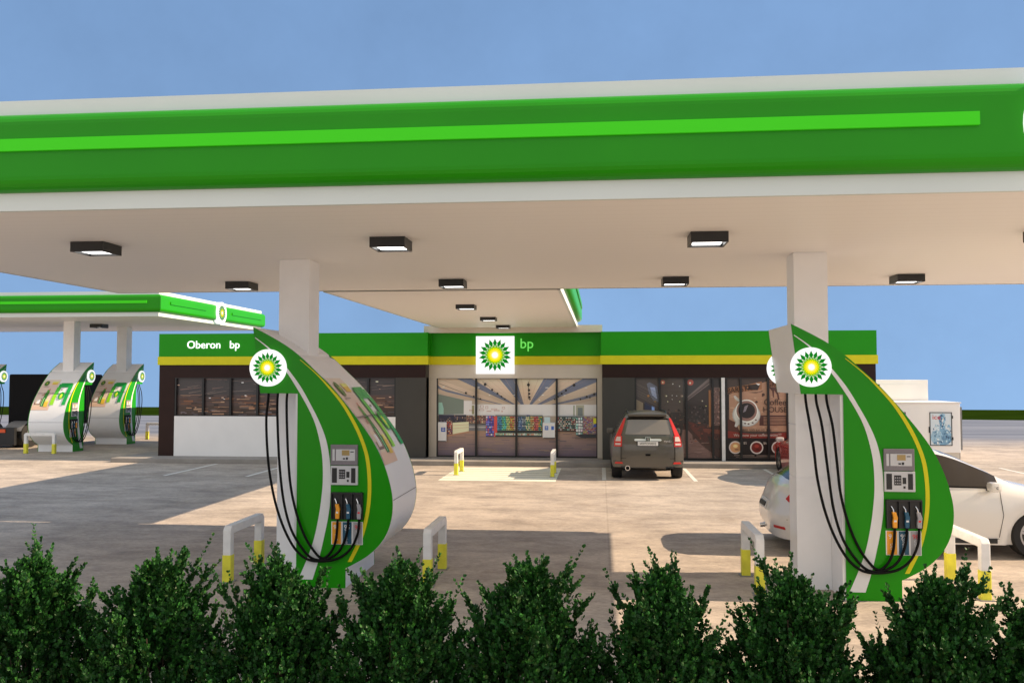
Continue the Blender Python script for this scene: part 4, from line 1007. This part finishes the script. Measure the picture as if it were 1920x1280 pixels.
r2('number_plate', [(-.24, .56), (.24, .56), (.24, .68), (-.24, .68)], 'plate')
r2('plate_text', [(-.19, .59), (.19, .59), (.19, .65), (-.19, .65)], 'dark', .016)
r2('bumper_line', [(-.8, .475), (.8, .475), (.8, .483), (-.8, .483)], 'chassis', .006)
MB().tube([(.02, .35, .22), (.2, .35, .24)], .035, 12).build('exhaust_pipe', M['chrome'], t, smooth=40)
for s in (1, -1):
    m = MB(); m.box(2.83, 2.97, s*1.0-.10, s*1.0+.10, .93, 1.06); mr_ = m.build('wing_mirror', M['wcar'], t, bevel=.045)
    m = MB(); m.box(2.85, 2.93, min(s*.86, s*.92), max(s*.86, s*.92), .93, .97); m.build('mirror_arm', M['black'], t)
    if s < 0:
        text('mirror_mark', 'c', .07, (2.90, -1.103, .975), M['dark'], mr_, ext=.002)
    # door shut lines and handles, skirt strip
    yb = s*.905
    for pth in ([(1.98, .28), (1.96, .6), (1.97, .95)], [(3.00, .30), (3.06, .6), (3.02, .92)], [(1.98, .28), (3.00, .28)]):
        m = MB(); m.tube([(x, s*(.902-.03*abs(z-.6)), z) for x, z in pth], .004, 6); m.build('door_gap', M['dark'], t)
    MB().box(1.25, 2.98, min(s*.86, s*.885), max(s*.86, s*.885), .215, .275).build('sill_strip', M['dark'], t)
    MB().box(2.08, 2.26, min(s*.895, s*.915), max(s*.895, s*.915), .76, .785).build('door_handle', M['wcar'], t, bevel=.008)
    m = MB(); m.tube([(.75, s*.845, 1.0), (1.6, s*.85, .985), (2.4, s*.85, .98), (3.0, s*.84, .965)], .009, 6); m.build('window_trim', M['black'], t)
    m = MB(); m.box(4.05, 4.25, min(s*.5, s*.75), max(s*.5, s*.75), .52, .62); m.build('headlight', M['lens'], t, bevel=.02)

# red sports car : nose to the cafe (world +Y)
t = thing('red_sports_car', 'red sports car parked by the coffee poster, mostly hidden by the column', 'car', (5.56, 20.85, 0), R(90))
s_top = [(0, .90), (.5, .98), (1.0, 1.16), (1.6, 1.22), (2.1, 1.14), (2.7, .88), (3.3, .80), (4.0, .62)]
s_belt = [(0, .80), (1.5, .82), (2.6, .82), (3.3, .76), (4.0, .56)]
make_car(t, 4.0, 1.78, s_top, s_belt, (.72, 3.22), .33, M['rcar'], [(0, .1), (.5, 0), (.9, .1), (1.3, .6)], [(0, .1), (.4, 0), (.7, .2), (1.3, 2)], (.9, 2.6, .5, .95, 2.15, 2.72), [(1.3, 1.4)], zb=.15, roofw=.66, corner=.22)
for s in (1, -1):
    MB().box(2.55, 2.70, s*.93-.10, s*.93+.10, .84, .95).build('wing_mirror', M['lens'], t, bevel=.04)
    MB().box(-.0, .2, min(s*.45, s*.75), max(s*.45, s*.75), .62, .74).build('tail_light', M['tail'], t, bevel=.02)
    MB().box(3.62, 3.86, min(s*.5, s*.75), max(s*.5, s*.75), .52, .60).build('headlight', M['lens'], t, bevel=.02)

# black truck at the far left
t = thing('black_truck', 'black truck with grey rear mudguards standing between the distant pumps', 'truck', (-20.9, 31.2, 0), R(-4))
m = MB(); m.prismz([(-.55, -1.0), (1.15, -1.0), (1.3, -.8), (1.3, 1.8), (-.7, 1.8), (-.7, -.7)], .75, 2.62); m.build('cab', M['truck'], t, bevel=.06)
m = MB(); m.box(-.62, .2, -1.9, 1.8, .42, .62); m.box(-3.2, -.62, -1.6, -1.0, .42, .60); m.box(-3.2, -.3, -1.95, -1.75, .22, .36); m.box(-1.0, -.75, -1.9, -1.5, .0+.06, .62); m.build('chassis', M['chassis'], t)
for xq in (-1.3, .35):
    m = MB(); N = 14
    for i in range(N):
        a0, a1 = math.pi*(.12+.76*i/N), math.pi*(.12+.76*(i+1)/N)
        m.add([(xq-.35 + 0, -1.3+.62*math.cos(a0), .42+.52*math.sin(a0)), (xq+.35, -1.3+.62*math.cos(a0), .42+.52*math.sin(a0)), (xq+.35, -1.3+.62*math.cos(a1), .42+.52*math.sin(a1)), (xq-.35, -1.3+.62*math.cos(a1), .42+.52*math.sin(a1))], [(0, 1, 2, 3)])
    m.build('mudguard', M['chassis'], t, smooth=60)
    for yq in (-1.3, .9):
        w_ = MB().cyl((xq-.28, yq, .46), .46, .56, 'x', 32).build('wheel', M['tyre'], t, smooth=35, bevel=.03)
        MB().cyl((xq+.27, yq, .46), .22, .02, 'x', 20).build('rim', M['rim'], w_)
m = MB(); m.box(-.45, .55, -2.02, -1.90, .12, .74); m.build('rear_bumper', M['dark'], t, bevel=.02)
MB().box(-.30, .20, -2.05, -2.02, .56, .68).build('tail_light', mat('orange_lamp', (.75, .10, .02), .35), t)

# ------------------------------------------------------------------ box shrubs
def make_bush_mesh(seed, H=1.46, RW=.53, lowz=.05):
    rg = np.random.RandomState(seed)
    V = []; F = []; Cc = []; stems = MB()
    def env(z):           # radius envelope at height
        f = z/(H*.93)
        return RW*max(0.02, (1-max(0, f-.30)**1.5*1.62) if f > .25 else (.80+.20*f/.25))
    def leaf(p, d, size, col):
        d = d/np.linalg.norm(d); r = rg.normal(size=3); n = np.cross(d, r); n /= np.linalg.norm(n)+1e-9
        s_ = np.cross(n, d); w = size*.37; L = size; b = len(V)
        cup = n*size*.10
        V.extend([p, p+d*L*.35+s_*w+cup, p+d*L*.75+s_*w*.8+cup, p+d*L, p+d*L*.75-s_*w*.8+cup, p+d*L*.35-s_*w+cup, p+d*L*.5])
        F.extend([(b, b+1, b+6), (b+1, b+2, b+6), (b+2, b+3, b+6), (b+3, b+4, b+6), (b+4, b+5, b+6), (b+5, b, b+6)]); Cc.extend([col]*6)
    def sprig(base, d, L, n, size, young=0):
        d = d/np.linalg.norm(d); cl = rg.uniform(.62, 1.2)
        bend = rg.normal(size=3)*.18
        for i in range(n):
            f = (i+.3)/n; p = base+d*L*f+bend*L*f*f*.5
            a = rg.uniform(0, 2*math.pi); u = np.cross(d, [.3, .5, .8]); u /= np.linalg.norm(u); v = np.cross(d, u)
            for k in (0, math.pi):
                o_ = (u*math.cos(a+k)+v*math.sin(a+k)); ld = d*rg.uniform(.7, 1.2)+o_*rg.uniform(.55, 1.0)+np.array([0, 0, .15])
                g = .95*cl*rg.uniform(.6, 1.3)*(1+.5*max(0, f-.6)*(1+young))
                yel = rg.uniform(0, 1)
                col = (.014*g*(1+1.1*(yel > .93)), .070*g, .011*g)
                leaf(p, ld, size*rg.uniform(.75, 1.15)*(1-.25*f), col)
        col = (.022, .10, .012); leaf(base+d*L*.95+bend*L*.45, d, size*.7, col)
    # layered sprigs over the crown surface and inside
    for layer, (cnt, fr) in enumerate(((560, .95), (400, .78), (340, .60), (260, .36))):
        for i in range(cnt):
            z = lowz+(H*.90-lowz)*rg.uniform(0, 1)**.85
            a = rg.uniform(0, 2*math.pi)
            lump = 1+.13*math.sin(3*a+seed+z*5)+.10*math.sin(5*a-z*9+seed*2)
            r = env(z)*fr*rg.uniform(.80, 1.06)*lump
            p = np.array([r*math.cos(a), r*math.sin(a), z])
            out = np.array([math.cos(a), math.sin(a), 0.0]); d = out*rg.uniform(.15, .75)+np.array([0, 0, rg.uniform(.8, 1.4)])+rg.normal(size=3)*.18
            L = rg.uniform(.09, .20)
            sprig(p-d/np.linalg.norm(d)*L*.7, d, L, int(rg.randint(6, 10)), .034)
    # leaders breaking the outline
    for i in range(34):                       # finger-like branches that break the outline
        if i == 0: a, z, r0 = 0, H*.80, 0.0
        else: a = i*2.4+rg.uniform(-.3, .3); z = H*rg.uniform(.30, .82); r0 = env(z)*rg.uniform(.55, .85)
        base = np.array([r0*math.cos(a), r0*math.sin(a), z])
        out = np.array([math.cos(a), math.sin(a), 0.0])
        ax = out*(0 if i == 0 else rg.uniform(.30, .75))+np.array([0, 0, 1.0])+rg.normal(size=3)*.05; ax /= np.linalg.norm(ax)
        L = .27 if i == 0 else rg.uniform(.20, .31)
        sprig(base, ax, L+.05, 17, .032, 1)
        for k in range(9):
            f = rg.uniform(0, .78); q = rg.normal(size=3)*.55; d = ax+q*(1-f*.5)
            sprig(base+ax*L*f, d, rg.uniform(.06, .11)*(1.15-f*.6), 6, .030, .6)
    me = bpy.data.meshes.new('foliage'); me.from_pydata([tuple(v) for v in V], [], F); me.materials.append(M['leaf'])
    at = me.color_attributes.new('Col', 'FLOAT_COLOR', 'CORNER'); arr = np.ones((len(F)*3, 4), dtype=np.float32); arr[:, :3] = np.repeat(np.array(Cc, dtype=np.float32), 3, axis=0); at.data.foreach_set('color', arr.ravel())
    # woody stems
    rr = random.Random(seed)
    for i in range(16):
        a = rr.uniform(0, 6.28); z = rr.uniform(.6, 1.15); r = env(z)*rr.uniform(.2, .8)
        stems.tube([(0.03*math.cos(a), .03*math.sin(a), 0), (r*.5*math.cos(a), r*.5*math.sin(a), z*.55), (r*math.cos(a), r*math.sin(a), z)], [.010, .007, .003], 6)
    return me, stems
bmeshes = []
for sd in (1, 2, 3):
    me, st = make_bush_mesh(sd); so = st.build('stem', M['bark'], None, fix=False); sme = so.data; bpy.data.objects.remove(so); bmeshes.append((me, sme))
BU = [(-4.33, 1.0, 'shrub at the far left picture edge, mostly outside the frame'), (-3.50, 1.0, 'leftmost shrub with its crown fully in view'), (-2.70, 1.0, 'second full shrub from the left, in front of the left hoop bollard'), (-1.93, 1.0, 'shrub in front of the base of the left foreground pump'),
      (-1.19, 1.0, 'shrub just right of the left foreground pump'), (-.42, 1.015, 'middle shrub in front of the shaded forecourt'), (.345, .995, 'shrub in front of the sunlit patch left of the right column'), (1.085, .995, 'shrub in front of the right column'),
      (1.86, .995, 'shrub in front of the right foreground pump base'), (2.42, .90, 'shrub cut by the right picture edge'), (-.0, 0, '')]
for i, (x, s_, lb) in enumerate(BU):
    if not s_: continue
    t = thing('box_shrub', 'dark green '+lb, 'shrub', (x, 5.2, 0), [0, 2.1, 4.0, .9, 5.2, 3.1][i % 6], 'dark green box shrubs in the front row'); t.scale = (s_, s_, s_)
    me, sme = bmeshes[i % 3]
    link(bpy.data.objects.new('foliage', me), t); link(bpy.data.objects.new('stem', sme), t)

# ------------------------------------------------------------------ camera
cam = bpy.data.cameras.new('camera'); co = link(bpy.data.objects.new('camera', cam))
cam.sensor_width = 36; cam.lens = 1650/1920*36; cam.clip_end = 500; cam.clip_start = .05
co.location = (0, 0, 2.47)
yaw = math.atan(165/1650); pit = math.atan(69/1650)
co.rotation_euler = (R(90)+pit, 0, yaw)
S.camera = co

# ------------------------------------------------------------------ light
EL, AZ = R(29.7), R(3.7)
sd = Vector((math.cos(EL)*math.cos(AZ), math.cos(EL)*math.sin(AZ), math.sin(EL)))
sun = bpy.data.lights.new('sun', 'SUN'); sun.energy = 5.0; sun.angle = R(.3); sun.color = (1.0, .765, .535)
so = link(bpy.data.objects.new('sun', sun)); so.rotation_euler = (-sd).to_track_quat('-Z', 'Y').to_euler(); so.location = (20, 5, 20)
SKY_FILL = 4.6
w = bpy.data.worlds.new('World'); S.world = w; w.use_nodes = True
nt = w.node_tree; N = nt.nodes; L = nt.links; N.clear()
sky = N.new('ShaderNodeTexSky'); sky.sky_type = 'NISHITA'; sky.sun_disc = False; sky.sun_elevation = EL; sky.sun_rotation = R(90)-AZ
sky.air_density = 1.0; sky.dust_density = .3; sky.ozone_density = 1.5
tc = N.new('ShaderNodeTexCoord'); sp = N.new('ShaderNodeSeparateXYZ'); cb = N.new('ShaderNodeCombineXYZ'); ma = N.new('ShaderNodeMath'); ma.operation = 'MULTIPLY_ADD'; ma.inputs[1].default_value = .32; ma.inputs[2].default_value = .34
mxx = N.new('ShaderNodeMath'); mxx.operation = 'MAXIMUM'; mxx.inputs[1].default_value = .22
L.new(tc.outputs['Generated'], sp.inputs[0]); fx = N.new('ShaderNodeMath'); fx.operation = 'MULTIPLY'; fx.inputs[1].default_value = .25; L.new(sp.outputs[0], fx.inputs[0]); L.new(fx.outputs[0], cb.inputs[0]); L.new(sp.outputs[1], cb.inputs[1]); L.new(sp.outputs[2], ma.inputs[0]); L.new(ma.outputs[0], mxx.inputs[0]); L.new(mxx.outputs[0], cb.inputs[2])
L.new(cb.outputs[0], sky.inputs[0])
hs = N.new('ShaderNodeHueSaturation'); hs.inputs['Saturation'].default_value = 1.04; hs.inputs['Value'].default_value = .84; L.new(sky.outputs[0], hs.inputs['Color'])
hz = N.new('ShaderNodeTexNoise'); hz.inputs['Scale'].default_value = 5; hz.inputs['Detail'].default_value = 5; hz.inputs['Roughness'].default_value = .65; L.new(tc.outputs['Generated'], hz.inputs['Vector'])
hr = N.new('ShaderNodeMapRange'); hr.inputs[1].default_value = .3; hr.inputs[2].default_value = .7; hr.inputs[3].default_value = .78; hr.inputs[4].default_value = .89; L.new(hz.outputs['Fac'], hr.inputs[0]); L.new(hr.outputs[0], hs.inputs['Value'])
bg = N.new('ShaderNodeBackground'); bg.inputs['Strength'].default_value = .13; 
# added white fill glow in the unseen southern sky, brightens the shaded fronts
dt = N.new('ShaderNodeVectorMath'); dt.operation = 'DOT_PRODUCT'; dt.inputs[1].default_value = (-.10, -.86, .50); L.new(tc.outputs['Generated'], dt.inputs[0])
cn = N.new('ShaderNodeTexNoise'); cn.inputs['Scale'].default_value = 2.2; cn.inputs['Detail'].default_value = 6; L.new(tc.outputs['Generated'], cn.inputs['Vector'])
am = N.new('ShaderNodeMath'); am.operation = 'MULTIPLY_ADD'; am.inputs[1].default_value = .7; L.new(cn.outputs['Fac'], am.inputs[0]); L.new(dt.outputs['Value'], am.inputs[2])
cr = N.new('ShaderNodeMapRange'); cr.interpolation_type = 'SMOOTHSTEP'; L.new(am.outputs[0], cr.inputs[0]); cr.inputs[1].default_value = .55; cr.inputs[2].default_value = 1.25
cmix = N.new('ShaderNodeMix'); cmix.data_type = 'RGBA'; L.new(cr.outputs[0], cmix.inputs[0]); L.new(hs.outputs[0], cmix.inputs[6]); cmix.inputs[7].default_value = (SKY_FILL*.97, SKY_FILL*.97, SKY_FILL*.98, 1)
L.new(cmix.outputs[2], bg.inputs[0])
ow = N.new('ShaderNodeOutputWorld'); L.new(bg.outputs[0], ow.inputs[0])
S.view_settings.view_transform = 'Standard'; S.view_settings.look = 'None'; S.view_settings.exposure = .85; S.view_settings.gamma = 1
S.render.engine = 'CYCLES'; S.cycles.max_bounces = 8; S.cycles.diffuse_bounces = 5
